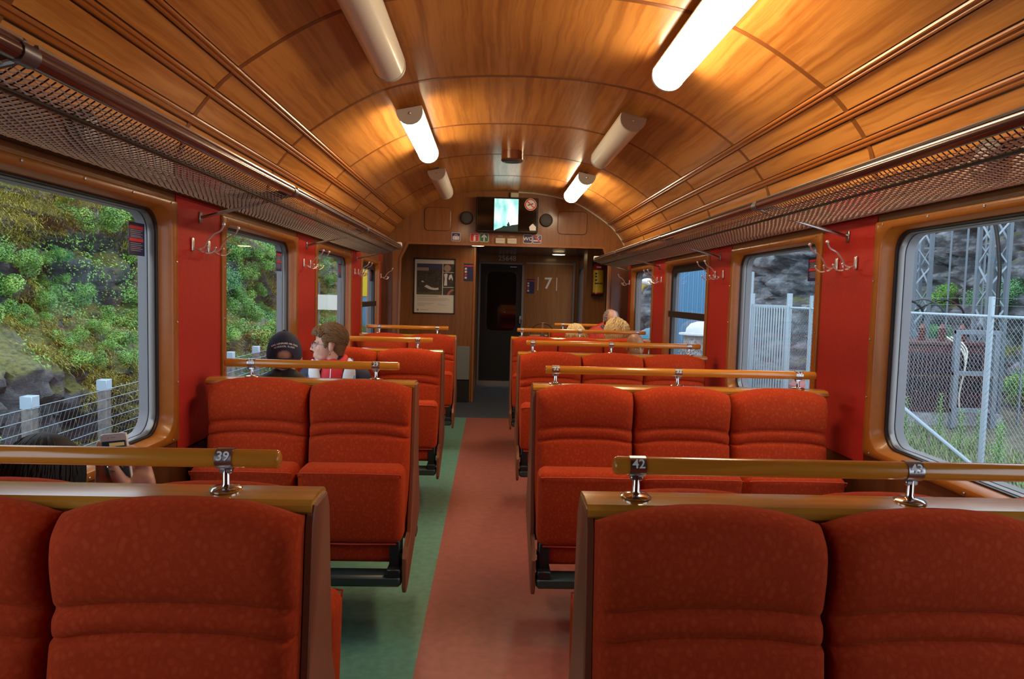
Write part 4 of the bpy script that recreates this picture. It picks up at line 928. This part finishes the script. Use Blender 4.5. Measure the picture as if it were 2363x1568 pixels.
fobj('hair', [('e', T @ Vector((0, .025, .045)), (.086, .108, .098), T.to_3x3()), ('e', T @ Vector((0, .06, -.04)), (.082, .07, .10), T.to_3x3())], 'hair_black', r, .009)
tufts(T, 800, (0, .028, .02), (.088, .11, .116), lambda v: v.y > -.4 and v.z > -.9, lambda v: (0, .2, -1), .12, .0032, 9, 6, .03).build('hair_strands', 'hair_black', r, fix=False)
pt = thing('smartphone', 'white smartphone with a lit screen held up beside the window', 'phone', (-.955, 1.80, .985))
q = MB().rbox(-.0335, .0335, -.0035, .0035, -.069, .069, .003, 2, M=ph); q.build('case', 'white', pt)
q = MB().prism(rrect(-.0335, .0335, -.069, .069, .011, 5), 'y', -.0042, .0036, M=ph); q.build('front_plate', 'white', pt)
mat('phone_screen', (.16, .30, .22), .2, emit=.5); mat('phone_dark', (.015, .03, .035), .2, emit=.2); mat('phone_tan', (.5, .32, .12), .2, emit=.4)
MB().box(-.0305, .0305, -.0048, -.0042, -.052, .050, M=ph).build('screen', 'phone_dark', pt)
MB().box(-.012, .027, -.0052, -.0048, .036, .045, M=ph).build('screen_detail', 'phone_tan', pt); MB().box(.008, .026, -.0052, -.0048, .020, .030, M=ph).build('screen_detail', 'phone_screen', pt)
MB().box(-.006, .006, -.0047, -.0041, .0585, .0600, M=ph).build('earpiece', 'print_grey', pt); MB().ball((-.013, -.0043, .059), .0012, 6, 4, M=ph).build('front_camera', 'black', pt)
o = MB().tube([Vector((-0.968, 1.7715, 1.0252))+Vector((.0150*math.cos(a)*.85, .0150*math.sin(a), .0150*math.cos(a)*-.5)) for a in [2*PI*k/18 for k in range(18)]], .0024, 5, closed=True).build('finger_ring', 'chrome', r)
# ---- bald man
r, T, sh, Bm = person('bald person on the three-seat bench looking down, face half behind the wooden rail', (1.352, 6.32, 1.045), .30, .18, 0, (1.31, 6.30, .60), 'skin_brown', 'cloth_grey', sw=.16)
face(r, T, lips=False)
# ---- two blond heads seen from behind, and the man in red facing them
r, T, sh, Bm = person('person with thick wavy blond hair seen from behind on the last three-seat bench', (1.315, 7.10, 1.135), PI-.1, 0, PI, (1.31, 7.06, .60), 'skin_pink', 'cloth_grey', sw=.16, vox=.008, legx=.16)
fobj('hair', [('e', T @ Vector((0, .03, .05)), (.098, .112, .098), T.to_3x3()), ('e', T @ Vector((0, .06, -.03)), (.105, .085, .095), T.to_3x3())], 'hair_blond', r, .01)
tufts(T, 1300, (0, .035, .015), (.112, .122, .130), lambda v: v.y > -.45 and v.z > -.7, lambda v: (v.x*1.2+.5, .3, -.6) if v.z > .2 else (v.x*1.2, .4, -.9), .12, .0036, 12, 7, .12, .006).build('hair_strands', 'hair_blond', r, fix=False)
r, T, sh, Bm = person('smaller person with pale blond hair seen from behind on the last three-seat bench', (.875, 7.10, 1.085), PI+.3, .1, PI, (.87, 7.06, .60), 'skin_pink', 'cloth_grey', sw=.145, vox=.008, roll=.1)
fobj('hair', [('e', T @ Vector((0, .03, .04)), (.088, .105, .09), T.to_3x3()), ('e', T @ Vector((0, .05, -.05)), (.085, .07, .09), T.to_3x3())], 'hair_blond', r, .01)
tufts(T, 500, (0, .033, .02), (.092, .112, .110), lambda v: v.y > -.45 and v.z > .1, lambda v: (v.x, .5, -.9), .10, .0034, 14, 7, .05, .003).build('hair_strands', 'hair_blond', r, fix=False)
tufts(T, 380, (0, .035, -.01), (.106, .112, .125), lambda v: v.y > -.2 and v.z < .2 and v.z > -.8, lambda v: (v.x*1.4, .2, -.9), .10, .005, 15, 7, .10, .012).build('hair_curls', 'hair_honey', r, fix=False)
r, T, sh, Bm = person('balding grey-haired person in a red jacket facing the two blond heads', (1.362, 7.72, 1.238), .20, .30, 0, (1.33, 7.74, .60), 'skin_pink', 'jacket_red', sw=.175, out=-.005, hun=.11, legx=.13)
face(r, T, brow='hair_grey')
tufts(T, 650, (0, .018, .030), (.077, .097, .088), lambda v: v.y > -.45 and (abs(v.x) > .52 or v.y > .3) and -.35 < v.z < .93, lambda v: (v.x*.3, .9, -.1), .045, .0026, 21, 6, .08, .003).build('hair', 'hair_grey', r, fix=False)
fobj('collar', [('c', sh+Vector((-.075, -.05, .05)), sh+Vector((-.02, -.09, -.03)), .020, .018), ('c', sh+Vector((.075, -.05, .05)), sh+Vector((.02, -.09, -.03)), .020, .018), ('c', sh+Vector((-.075, -.04, .05)), sh+Vector((-.05, .04, .06)), .02, .02), ('c', sh+Vector((.075, -.04, .05)), sh+Vector((.05, .04, .06)), .02, .02)], 'cloth_grey', r, .008)

# ================================================================ outside the windows
GL_, GR_ = -1.0, -.62
def leafmat(name, stops, rough=.5):
    m, nt, b = new(name); co = coords(nt)
    v = N(nt, 'ShaderNodeTexNoise'); v.inputs['Scale'].default_value = 1.1; v.inputs['Detail'].default_value = 8; v.inputs['Roughness'].default_value = .75; nt.links.new(co, v.inputs[0])
    nt.links.new(ramp(nt, v.outputs[0], stops), b.inputs['Base Color']); b.inputs['Roughness'].default_value = rough
    b.inputs['Transmission Weight'].default_value = 0; return m
leafmat('leaf_green', [(.34, (.05, .15, .025)), (.48, (.12, .30, .045)), (.60, (.23, .43, .07)), (.72, (.36, .46, .12))])
leafmat('leaf_blue', [(.34, (.035, .12, .05)), (.5, (.08, .27, .09)), (.65, (.17, .38, .14)), (.75, (.28, .44, .22))])
leafmat('moss_blade', [(.34, (.09, .08, .018)), (.48, (.28, .25, .035)), (.60, (.42, .38, .06)), (.72, (.20, .32, .05))])
leafmat('grass_blade', [(.34, (.06, .12, .03)), (.48, (.13, .24, .05)), (.60, (.24, .32, .09)), (.72, (.36, .36, .16))])
def rockmat(name, dark, lite, moss):
    m, nt, b = new(name); co = coords(nt, (1, 1, 1.6))
    n1 = N(nt, 'ShaderNodeTexNoise'); n1.inputs['Scale'].default_value = 1.7; n1.inputs['Detail'].default_value = 10; n1.inputs['Roughness'].default_value = .68; nt.links.new(co, n1.inputs[0])
    c = ramp(nt, n1.outputs[0], [(.30, [q*.5 for q in dark]), (.46, dark), (.58, lite), (.74, [min(1, q*2.0) for q in lite])])
    ge = N(nt, 'ShaderNodeNewGeometry'); sx = N(nt, 'ShaderNodeSeparateXYZ'); nt.links.new(ge.outputs['Normal'], sx.inputs[0])
    n2 = N(nt, 'ShaderNodeTexNoise'); n2.inputs['Scale'].default_value = .9; n2.inputs['Detail'].default_value = 6; nt.links.new(co, n2.inputs[0])
    ma = N(nt, 'ShaderNodeMath', operation='MULTIPLY_ADD'); ma.inputs[1].default_value = .45; nt.links.new(sx.outputs[2], ma.inputs[0]); nt.links.new(n2.outputs[0], ma.inputs[2])
    fac = ramp(nt, ma.outputs[0], [(moss, (0, 0, 0)), (moss+.14, (1, 1, 1))])
    mx = N(nt, 'ShaderNodeMix', data_type='RGBA'); nt.links.new(fac, mx.inputs[0]); nt.links.new(c, mx.inputs[6])
    n3 = N(nt, 'ShaderNodeTexNoise'); n3.inputs['Scale'].default_value = 14; nt.links.new(co, n3.inputs[0])
    nt.links.new(ramp(nt, n3.outputs[0], [(.3, (.055, .07, .015)), (.6, (.19, .19, .04))]), mx.inputs[7]); nt.links.new(mx.outputs[2], b.inputs['Base Color'])
    n4 = N(nt, 'ShaderNodeTexNoise'); n4.inputs['Scale'].default_value = 6; n4.inputs['Detail'].default_value = 9; n4.inputs['Roughness'].default_value = .7; nt.links.new(co, n4.inputs[0]); bumpn(nt, b, n4.outputs[0], .9, .12)
    b.inputs['Roughness'].default_value = .42
rockmat('rock_left', (.03, .03, .034), (.10, .105, .115), .66); rockmat('rock_right', (.06, .068, .08), (.20, .22, .25), .86)
mat('ballast', (.20, .205, .21), .8, var=(30, .5), bump=(45, 1.0)); mat('earth', (.10, .095, .06), .9, var=(6, .4), bump=(20, .8))
mat('galv', (.17, .21, .25), .5, .35); mat('galv_pale', (.30, .38, .44), .5, .25); mat('link_wire', (.24, .28, .32), .5, .3); mat('timber_grey', (.16, .15, .14), .8, var=(20, .3)); mat('post_cap', (.35, .45, .55), .4, .3)
mat('transformer_red', (.085, .030, .030), .45, var=(8, .3)); mat('fin_grey', (.055, .05, .06), .5); mat('insulator', (.14, .04, .03), .2); mat('cable_white', (.6, .6, .52), .5); mat('concrete', (.24, .25, .26), .8, var=(10, .3))
mat('blue_wall', (.10, .25, .42), .45); mat('reflection_pale', (.55, .60, .66), .5); mat('mustard', (.40, .30, .06), .5); mat('teal', (.02, .20, .30), .5); mat('pink', (.60, .08, .16), .5); mat('rust_red', (.45, .08, .06), .6)
def fnoise(x, y, z, o=5): return noise.fractal(Vector((x, y, z)), 1.0, 2.1, o)
def cl(t): return max(0, min(1, t))
def left_pt(y, h):
    x = -6.3+1.5*cl((y-14)/16)
    st = .5*(h/1.25+.35*fnoise(y*.25, h*.1, 3, 2)); fr_ = st-math.floor(st); led = math.floor(st)+cl((fr_-.62)/.38)
    x -= led*1.15+h*.14
    x += .55*fnoise(y*.45, h*.5, 1.3, 6)+.16*fnoise(y*2.1, h*2.4, 7.7, 4)
    dd = noise.voronoi(Vector((y*1.1+.4*h, h*1.9-.25*y, 2.0)))[0]; x -= .22*math.exp(-(dd[1]-dd[0])*9)
    z = GL_-.3+h+.18*fnoise(y*.6, h*.6, 9.1, 4)
    return Vector((x, y, z))
def right_pt(y, h):
    x = 11.2-6.0*cl((y-18)/13)
    st = h/.85+.5*fnoise(y*.3, h*.2, 5, 3); fr_ = st-math.floor(st); led = (math.floor(st)+cl((fr_-.75)/.25))*.22
    x += led+h*.12-.7*fnoise(y*.4, h*.7, 2.3, 6)-.22*fnoise(y*1.6, h*4.0, 4.7, 4)
    dd = noise.voronoi(Vector((y*1.0+.3*h, h*2.6-.3*y, 2.0)))[0]; x += .25*math.exp(-(dd[1]-dd[0])*8)
    return Vector((x, y, GR_-.3+h+.1*fnoise(y, h, 1)))
HILLS = {}
def terrain(name, fn, y0, y1, ny, h1, nh, mt):
    vs = [fn(y0+(y1-y0)*(i/ny)**1.45, h1*j/nh) for i in range(ny+1) for j in range(nh+1)]
    fs = [(i*(nh+1)+j, i*(nh+1)+j+1, (i+1)*(nh+1)+j+1, (i+1)*(nh+1)+j) for i in range(ny) for j in range(nh)]
    mb = MB(); mb.v = [tuple(v) for v in vs]; mb.f = fs
    o = mb.build(name, mt, fix=False, ang=180); o['kind'] = 'structure'; HILLS[name] = o; return o
terrain('hillside_left', left_pt, 4, 44, 340, 9, 110, 'rock_left'); terrain('cliff_right', right_pt, 6, 48, 300, 10, 110, 'rock_right')
mb = MB(); mb.box(-7, XL-.3, -6, 46, -1.25, GL_-.06); o = mb.build('ground_left', 'earth'); o['kind'] = 'structure'
g = MB(); nx, ny = 34, 90
g.v = [(2.0+11*i/nx, 1+46*j/ny, GR_-.45*cl((4.2-(2+11*i/nx))/1.6)+.10*fnoise((2+11*i/nx)*.8, 46*j/ny*.8, 2, 4)) for i in range(nx+1) for j in range(ny+1)]
g.f = [(i*(ny+1)+j, (i+1)*(ny+1)+j, (i+1)*(ny+1)+j+1, i*(ny+1)+j+1) for i in range(nx) for j in range(ny)]
gro = o = g.build('ground_right', 'earth', fix=False); o['kind'] = 'structure'
rnd = random.Random(11)
def leaf(mb, p, n, L, W):
    n = n.normalized(); t = n.orthogonal().normalized(); a = rnd.uniform(0, 2*PI); t = (t*math.cos(a)+n.cross(t)*math.sin(a)); s = n.cross(t)
    k = len(mb.v); mb.v += [tuple(p), tuple(p+t*L*.45+s*W-n*L*.06), tuple(p+t*L-n*L*.22), tuple(p+t*L*.45-s*W-n*L*.06)]; mb.f.append((k, k+1, k+2, k+3))
def blade(mb, p, dr, L, W):
    sd = dr.cross(Vector((0, 0, 1))); sd = sd.normalized() if sd.length > .01 else Vector((1, 0, 0)); k = len(mb.v); q = p+dr*L*.6; e = p+dr*L+Vector((0, 0, -L*.35))
    mb.v += [tuple(p-sd*W), tuple(p+sd*W), tuple(q+sd*W*.7), tuple(q-sd*W*.7), tuple(e)]; mb.f += [(k, k+1, k+2, k+3), (k+3, k+2, k+4)]
def bush_mesh(n, r, L, mt):
    mb = MB()
    cs = [Vector((rnd.gauss(0, .45)*r, rnd.gauss(0, .45)*r, rnd.uniform(.1, .9)*r)) for _ in range(14)]
    for _ in range(n):
        c = rnd.choice(cs); dv = Vector((rnd.gauss(0, 1), rnd.gauss(0, 1), rnd.gauss(.25, 1))).normalized(); p = c+dv*r*.34*rnd.uniform(.75, 1.1)
        leaf(mb, p, (dv+Vector((rnd.gauss(0, .4), rnd.gauss(0, .4), .7))), L*rnd.uniform(.7, 1.3), L*.3)
    return mb.mesh('foliage', mt, smooth=False, fix=False)
BM = [bush_mesh(5200, .62, .048, 'leaf_green'), bush_mesh(5200, .60, .045, 'leaf_blue'), bush_mesh(4600, .66, .056, 'leaf_green')]
stem = MB()
for k in range(5): stem.tube([(0, 0, -.15), (rnd.uniform(-.1, .1), rnd.uniform(-.1, .1), .25), (rnd.uniform(-.3, .3), rnd.uniform(-.3, .3), .6)], [.02, .014, .006], 5)
STEM = stem.mesh('stems', 'timber_grey')
def bush(p, s, k, lab, grp):
    r = thing('bush', lab, 'bush', tuple(p), grp); r.rotation_euler = (0, 0, rnd.uniform(0, 6.28)); r.scale = (s, s, s*rnd.uniform(.8, 1.05))
    link('foliage', BM[k], r); link('stems', STEM, r)
BL = ['leafy green bush growing on the mossy rock slope', 'blue green bush growing on the mossy rock slope', 'broad leaved light green bush on the mossy rock slope']
PLACED = []
def free(p, s, k=.56):
    if any((p-q).length < k*(s+t) for q, t in PLACED): return False
    PLACED.append((p, s)); return True
def slope_bush(y, h, s, k):
    p = left_pt(y, h)+Vector((.15, 0, -.12))
    if free(p, s): bush(p, s, k, BL[k], 'bushes on the rock slope')
for i in range(260): slope_bush(rnd.uniform(7.2, 13.4), rnd.uniform(2.25, 3.4), rnd.uniform(.34, .62), (0, 2, 0, 1)[i % 4])
for i in range(14): slope_bush(rnd.uniform(8, 13), rnd.uniform(4.6, 5.2), rnd.uniform(.3, .5), 0)
for i in range(24): slope_bush(rnd.uniform(11, 13), rnd.uniform(1.3, 2.0), rnd.uniform(.3, .55), (2, 0)[i % 2])
for i in range(330): slope_bush(rnd.uniform(13, 31), rnd.uniform(.7, 5.0), rnd.uniform(.5, .95), (1, 0, 2)[i % 3])
mo, lc = MB(), MB()
for i in range(120000):
    y = 5+34*rnd.random()**1.7; h = 6.2*rnd.random(); n_v = noise.noise(Vector((y*.55, h*.9, 4)))+.45*noise.noise(Vector((y*2.1, h*2.6, 1)))
    if n_v < (-.20 if y < 11.5 else -.5) and h < 5.2: continue
    if h < 2.15 and y < 10.8+.5*n_v and n_v < .45: continue
    p = left_pt(y, h)+Vector((.03, 0, 0)); gz = noise.noise(Vector((y*.4, h*.6, 9)))+.3*noise.noise(Vector((y*1.7, h*1.5, 19)))
    if gz > -.02: leaf(lc, p+Vector((rnd.uniform(0, .12), rnd.uniform(-.06, .06), rnd.uniform(-.05, .08))), Vector((rnd.uniform(.2, 1), rnd.gauss(0, .5), rnd.uniform(.1, 1))), rnd.uniform(.03, .065)*(1+y*.012), .013)
    else:
        for _ in range(3): blade(mo, p+Vector((rnd.uniform(-.02, .08), rnd.uniform(-.1, .1), rnd.uniform(-.05, .05))), Vector((rnd.uniform(.2, .9), rnd.uniform(-.6, .6), rnd.uniform(-.1, .9))).normalized(), rnd.uniform(.06, .18), .007)
lc.build('ground_cover_leaves', 'leaf_green', HILLS['hillside_left'], smooth=False, fix=False)['kind'] = 'stuff'
mo.build('moss_and_grass', 'moss_blade', HILLS['hillside_left'], smooth=False, fix=False)['kind'] = 'stuff'
gr = MB()
for i in range(16000):
    y = rnd.uniform(3.5, 20); x = rnd.uniform(3.0, 7.4); z = GR_-.45*cl((4.2-x)/1.6)
    blade(gr, Vector((x, y, z+.03)), Vector((rnd.uniform(-.5, .5), rnd.uniform(-.5, .5), 1)).normalized(), rnd.uniform(.10, .30), .007)
gr.build('trackside_grass', 'grass_blade', gro, smooth=False, fix=False)['kind'] = 'stuff'
for i, (x, y) in enumerate(((7.0, 10.3), (6.7, 9.4), (6.9, 8.9), (6.5, 8.4), (6.2, 9.9), (7.2, 9.7))):
    r = thing('fireweed', 'tall upright weed with narrow green leaves behind the wire fence', 'plant', (x, y, GR_), 'tall weeds behind the wire fence')
    hh = rnd.uniform(.5, .75); MB().tube([(0, 0, 0), (.02, 0, hh)], [.008, .004], 5).build('stem', 'grass_blade', r, local=True)
    lf = MB()
    for k in range(70): a = k*2.4; zz = .1+hh*k/75; blade(lf, Vector((0, 0, zz)), Vector((math.cos(a), math.sin(a), .45)).normalized(), .17*(1-.5*k/70), .010)
    lf.build('leaves', 'leaf_green', r, local=True, smooth=False, fix=False)
# bushes and creepers on the cliff side
for i, (y, h, s, k) in enumerate(((13.5, 6.2, .9, 0), (14.5, 4.5, .8, 0), (12.2, 6.5, .7, 2), (15.5, 2.6, .9, 1), (20.5, 5.2, .6, 0), (9.5, 2.0, .9, 0), (8.8, 1.4, .8, 2), (10.4, 1.2, .8, 0), (17.0, 1.5, .8, 1), (18.2, 2.6, .8, 0), (12.6, 1.2, .7, 2), (9.0, .6, .9, 0), (9.8, .9, .8, 2), (10.8, .5, .8, 0), (11.6, .8, .7, 1), (13.6, .6, .9, 0), (8.2, .5, .9, 0), (13.0, 3.2, .5, 2), (16.2, 5.4, .5, 0))):
    p = right_pt(y, h)+Vector((-.2, 0, -.1))
    if free(p, s): bush(p, s, k, 'leafy green bush growing on the grey cliff', 'bushes on the cliff')
# ---- timber and wire fence by the slope
f = thing('wire_fence', 'fence of grey timber posts with blue caps and wire mesh below the rock slope', 'fence', (-5.1, 4, GL_))
py = [4.75+1.46*k for k in range(-1, 16)]
for y in py:
    p = MB().box(-5.16, -5.04, y-.06, y+.06, GL_-.1, .22, .008).build('post', 'timber_grey', f); MB().box(-5.168, -5.032, y-.068, y+.068, .10, .245, .006).build('post_cap', 'post_cap', p)
for k in range(9): MB().tube([(-5.03, py[0], GL_+.1+k*.128), (-5.03, py[-1], GL_+.1+k*.128)], .0045, 5).build('wire', 'galv_pale', f)
ms = MB(); y = py[0]
while y < 16: ms.tube([(-5.026, y, GL_+.05), (-5.026, y+.55, .12)], .0022, 3, caps=False); y += .085
ms.build('mesh_wire', 'galv', f, fix=False)['kind'] = 'stuff'
# sign boards seen through the far windows
r = thing('notice_board', 'pale square board on a thin frame beyond the wire fence', 'sign', (-5.4, 22.5, GL_)); MB().box(-5.7, -5.0, 22.5, 22.53, .86, 1.35).build('board', 'white_paint', r); MB().tube([(-5.65, 22.55, GL_-.2), (-5.65, 22.55, 1.75), (-5.05, 22.55, 1.75), (-5.05, 22.55, GL_-.2)], .02, 6).build('frame', 'galv', r)
r = thing('platform_sign', 'blue post with a yellow panel beyond the far barred window', 'sign', (-5.1, 27.6, GL_)); MB().box(-5.45, -4.75, 27.6, 27.7, -1.2, 2.6, .02).build('blue_post', 'blue_wall', r); MB().box(-5.35, -5.0, 27.57, 27.6, 1.3, 2.35).build('yellow_panel', 'yellow', r)
# ---- chain link fence, gate, transformer, masts
f = thing('chain_link_fence', 'tall grey chain link fence with a diagonal brace in front of the transformer', 'fence', (5.5, 7, GR_))
for y in (4.9, 7.36, 9.9, 11.6): MB().tube([(5.5, y, GR_-.1), (5.5, y, 1.62)], .032, 10).build('post', 'galv_pale', f)
MB().tube([(5.5, 4.9, 1.40), (5.5, 12.4, 1.40)], .018, 8).build('top_rail', 'galv_pale', f); MB().tube([(5.47, 9.25, .30), (5.47, 7.40, -.30), (5.47, 6.9, -.55)], .024, 8).build('brace', 'galv_pale', f)
for z in (1.52, 1.60): MB().tube([(5.5, 4.9, z), (5.5, 11.6, z)], .003, 4).build('top_wire', 'galv', f)
def chain(y0, y1, z0, z1, x, sp=.062, r=.0019):
    mb = MB(); H = z1-z0; n = int((y1-y0+H)/sp)
    for k in range(n):
        for sg in (1, -1):
            a = y0-H+k*sp; pts = [(a, z0), (a+H, z1)]
            (ya, za), (yb, zb) = pts
            if ya < y0: za += y0-ya; ya = y0
            if yb > y1: zb -= yb-y1; yb = y1
            if yb-ya < .02: continue
            if sg < 0: za, zb = z0+z1-za, z0+z1-zb
            mb.tube([(x+.002*sg, ya, za), (x+.002*sg, yb, zb)], r, 3, caps=False)
    return mb
chain(4.9, 12.4, GR_, 1.40, 5.48).build('chain_mesh', 'link_wire', f, fix=False)['kind'] = 'stuff'
r = thing('slatted_gate', 'grey gate of upright metal slats beside the chain link fence', 'gate', (5.5, 13.4, GR_))
for k in range(14): y = 12.56+k*.122; MB().box(5.475, 5.483, y, y+.066, GR_+.08, 1.40, .001).build('slat', 'galv_pale', r)
for y in (12.47, 14.27): MB().box(5.46, 5.54, y-.04, y+.04, GR_-.1, 1.66, .006).build('gate_post', 'galv_pale', r)
MB().box(5.485, 5.52, 12.5, 14.25, 1.37, 1.44).build('rail', 'galv_pale', r); MB().box(5.485, 5.52, 12.5, 14.25, GR_+.15, GR_+.22).build('rail', 'galv_pale', r)
r = thing('mesh_panel', 'tall pale mesh panel standing beside the slatted gate', 'fence panel', (5.5, 14.6, GR_))
for y in (14.36, 15.3): MB().tube([(5.52, y, GR_-.1), (5.52, y, 2.12)], .03, 8).build('upright', 'galv_pale', r)
MB().tube([(5.52, 14.36, 2.1), (5.52, 15.3, 2.1)], .025, 8).build('top_tube', 'galv_pale', r); chain(14.36, 15.3, GR_, 2.1, 5.52, .04, .002).build('chain_mesh', 'link_wire', r, fix=False)['kind'] = 'stuff'
r = thing('transformer', 'dark red electrical transformer with cooling fins and cables behind the fence', 'transformer', (8.1, 12.4, GR_))
MB().box(7.15, 9.2, 11.85, 13.2, GR_-.1, -.42).build('plinth', 'concrete', r); MB().box(7.25, 8.98, 12.05, 13.0, -.42, .80, .02).build('tank', 'transformer_red', r); MB().box(7.18, 9.05, 11.97, 13.08, .80, .86, .01).build('lid', 'transformer_red', r)
for k in range(18): x = 7.45+k*.078; MB().box(x, x+.022, 11.88, 12.05, -.30, .66, .004).build('fin', 'fin_grey', r)
for k in range(9): y = 12.2+k*.085; MB().box(7.10, 7.25, y, y+.022, -.3, .66, .004).build('fin', 'fin_grey', r)
for k in range(4):
    x = 7.6+k*.38; prof = [(.05, 0)]
    for j in range(5): prof += [(.075, .03+j*.05), (.045, .05+j*.05)]
    MB().lathe(prof+[(.02, .32)], Matrix.Translation((x, 12.4, .86)), 12).build('insulator', 'insulator', r)
    MB().tube(catmull([(x, 12.4, 1.16), (x-.1, 12.3, 1.45), (x-.45, 12.35, 1.62), (x-.8, 12.6, 1.40)], 6), .018, 6).build('cable', 'black' if k % 2 else 'fin_grey', r)
for k in range(3): MB().tube(catmull([(8.25+.08*k, 12.1, .95), (8.32+.05*k, 11.8, .75), (8.38, 11.75, .45), (8.34, 11.8, -.1), (8.42, 11.8, -.55)], 6), .014, 6).build('white_cable', 'cable_white', r)
for x in (8.05, 8.75): MB().box(x, x+.09, 11.55, 11.64, GR_, 1.10, .005).build('guard_frame', 'galv', r)
for z in (-.35, .30, 1.02): MB().box(8.05, 8.84, 11.56, 11.63, z, z+.08, .005).build('guard_frame', 'galv', r)
def mast(x, y, lab):
    r = thing('lattice_mast', lab, 'mast', (x, y, GR_)); a = .17
    for i in (-1, 1):
        for j in (-1, 1): MB().box(x+i*a-.035, x+i*a+.035, y+j*a-.035, y+j*a+.035, GR_-.4, 7).build('leg', 'galv', r)
    for sx, ax in ((-1, 0), (1, 0), (-1, 1), (1, 1)):
        z = GR_; q = 1
        while z < 6.6:
            p0 = (x+sx*a, y-q*a, z) if ax == 0 else (x-q*a, y+sx*a, z); p1 = (x+sx*a, y+q*a, z+.42) if ax == 0 else (x+q*a, y+sx*a, z+.42)
            MB().tube([p0, p1], .018, 4).build('lattice_bar', 'galv_pale', r); z += .42; q = -q
mast(9.05, 14.35, 'grey lattice mast rising behind the transformer near the bushes'); mast(9.62, 12.92, 'grey lattice mast with a black cable looping over it')
r = thing('overhead_cable', 'thick black cable curving down beside the lattice mast', 'cable', (9.3, 12.55, 1)); MB().tube(catmull([(8.6, 12.8, 3.75), (9.2, 12.55, 3.3), (9.42, 12.5, 2.4), (9.45, 12.5, 1.4), (9.5, 12.5, -.6)], 8), .035, 8).build('sheath', 'black', r)
for k in range(5):
    o = MB().tube([(9.6+.25*k, 12.0+.9*k, GR_-.2), (9.6+.25*k, 12.0+.9*k, 6)], .022, 6).build('steel_rod', 'galv'); tag(o, 'thin upright steel rod in front of the grey cliff', 'rod', 'upright rods by the cliff')
r = thing('blue_shed', 'blue corrugated shed wall beyond the black barred window', 'shed', (7, 20, GR_))
pr = []; x = 5.2
while x < 6.6: pr += [(x, 20.0), (x+.05, 20.0), (x+.07, 20.03), (x+.12, 20.03), (x+.14, 20.0)]; x += .14
MB().prism(pr+[(6.6, 21.4), (5.2, 21.4)], 'z', GR_-.2, 3.6).build('corrugated_wall', 'blue_wall', r, smooth=False); MB().box(5.1, 6.8, 19.9, 21.5, 3.6, 3.7).build('roof', 'galv', r)
r = thing('reflection_dome', 'added pale dome on a drum, standing for a lamp reflection before the blue shed', 'stand-in', (5.3, 17, GR_)); M_ = Matrix.Translation((5.3, 17, 0))  # added dome and drum stand in for a lamp reflection in the pane
MB().lathe([(.42, GR_-.2), (.44, .62)], M_, 24).build('body', 'concrete', r); MB().lathe([(.56, .62), (.56, .66)], M_, 28).build('rim', 'reflection_pale', r); MB().lathe([(.40, .66), (.38, .78), (.28, .90), (.12, .955), (.02, .96)], M_, 24).build('dome', 'reflection_pale', r)
gh = MB()
for i in range(2200):
    a = rnd.uniform(0, 2*PI); q = 1.0*rnd.random()**.5; z = GR_+1.28*(1-q/1.0); s = rnd.uniform(.025, .06); c = Vector((4.35+q*math.cos(a), 14.6+q*math.sin(a), z))
    vs = [c+Vector((rnd.gauss(0, 1), rnd.gauss(0, 1), rnd.gauss(0, 1))).normalized()*s for _ in range(4)]; gh.add(vs, [(0, 1, 2), (0, 1, 3), (0, 2, 3), (1, 2, 3)])
gh.lathe([(1.0, GR_-.1), (.5, GR_+.6), (.05, GR_+1.24)], Matrix.Translation((4.35, 14.6, 0)), 20)
o = gh.build('gravel_heap', 'ballast', smooth=False); tag(o, 'heap of grey gravel in front of the blue shed', 'gravel', kind='stuff')
r = thing('yellow_pole', 'leaning yellow stand-in pole with a white hood beyond the narrow last window', 'pole', (2.45, 12, -1.0)); MB().tube(catmull([(2.42, 12, -1.1), (2.46, 12, .6), (2.55, 12, 1.4), (2.63, 12, 1.68), (2.74, 12, 1.77)], 6), .045, 10).build('arm', 'mustard', r); MB().ball((2.74, 12, 1.795), (.125, .10, .062), 16, 10).build('hood', 'white', r)  # stand-in for an unclear yellow and white object outside
r = thing('umbrella', 'teal umbrella with pink panels open beyond the last window', 'umbrella', (2.72, 11.4, -1.05))
for k in range(8):
    L = []
    for rr_, z in ((.01, 1.02), (.12, .99), (.23, .93), (.31, .84)): L.append([(2.72+rr_*math.cos(2*PI*(k+t/3)/8), 11.4+rr_*math.sin(2*PI*(k+t/3)/8), z) for t in range(4)])
    MB().loops(L, closed=False).build('panel', 'pink' if k % 3 == 0 else 'teal', r, fix=False)
MB().tube([(2.72, 11.4, -1.07), (2.72, 11.4, 1.07)], .012, 6).build('shaft', 'white', r)
o = MB().box(6.3, 7.1, 13.2, 14.2, GR_-.1, -.15, .08).build('red_crate', 'rust_red'); tag(o, 'low faded red crate behind the slatted gate', 'crate')
for i in range(12):
    c = Vector((6.3+.5*(i % 2), 15.65+.62*((i//2) % 3), GR_+.12+.36*(i//6))); mb = MB().ball((0, 0, 0), (rnd.uniform(.2, .25), rnd.uniform(.24, .3), rnd.uniform(.14, .18)), 9, 6); mb.v = [tuple(Vector(v)*(1+.25*noise.noise(Vector(v)*6+c))) for v in mb.v]
    o = link('boulder', mb.mesh('boulder', 'rock_right', ang=25), None, tuple(c)); tag(o, 'dark angular boulder piled beside the mesh panel', 'boulder', 'boulders by the mesh panel')
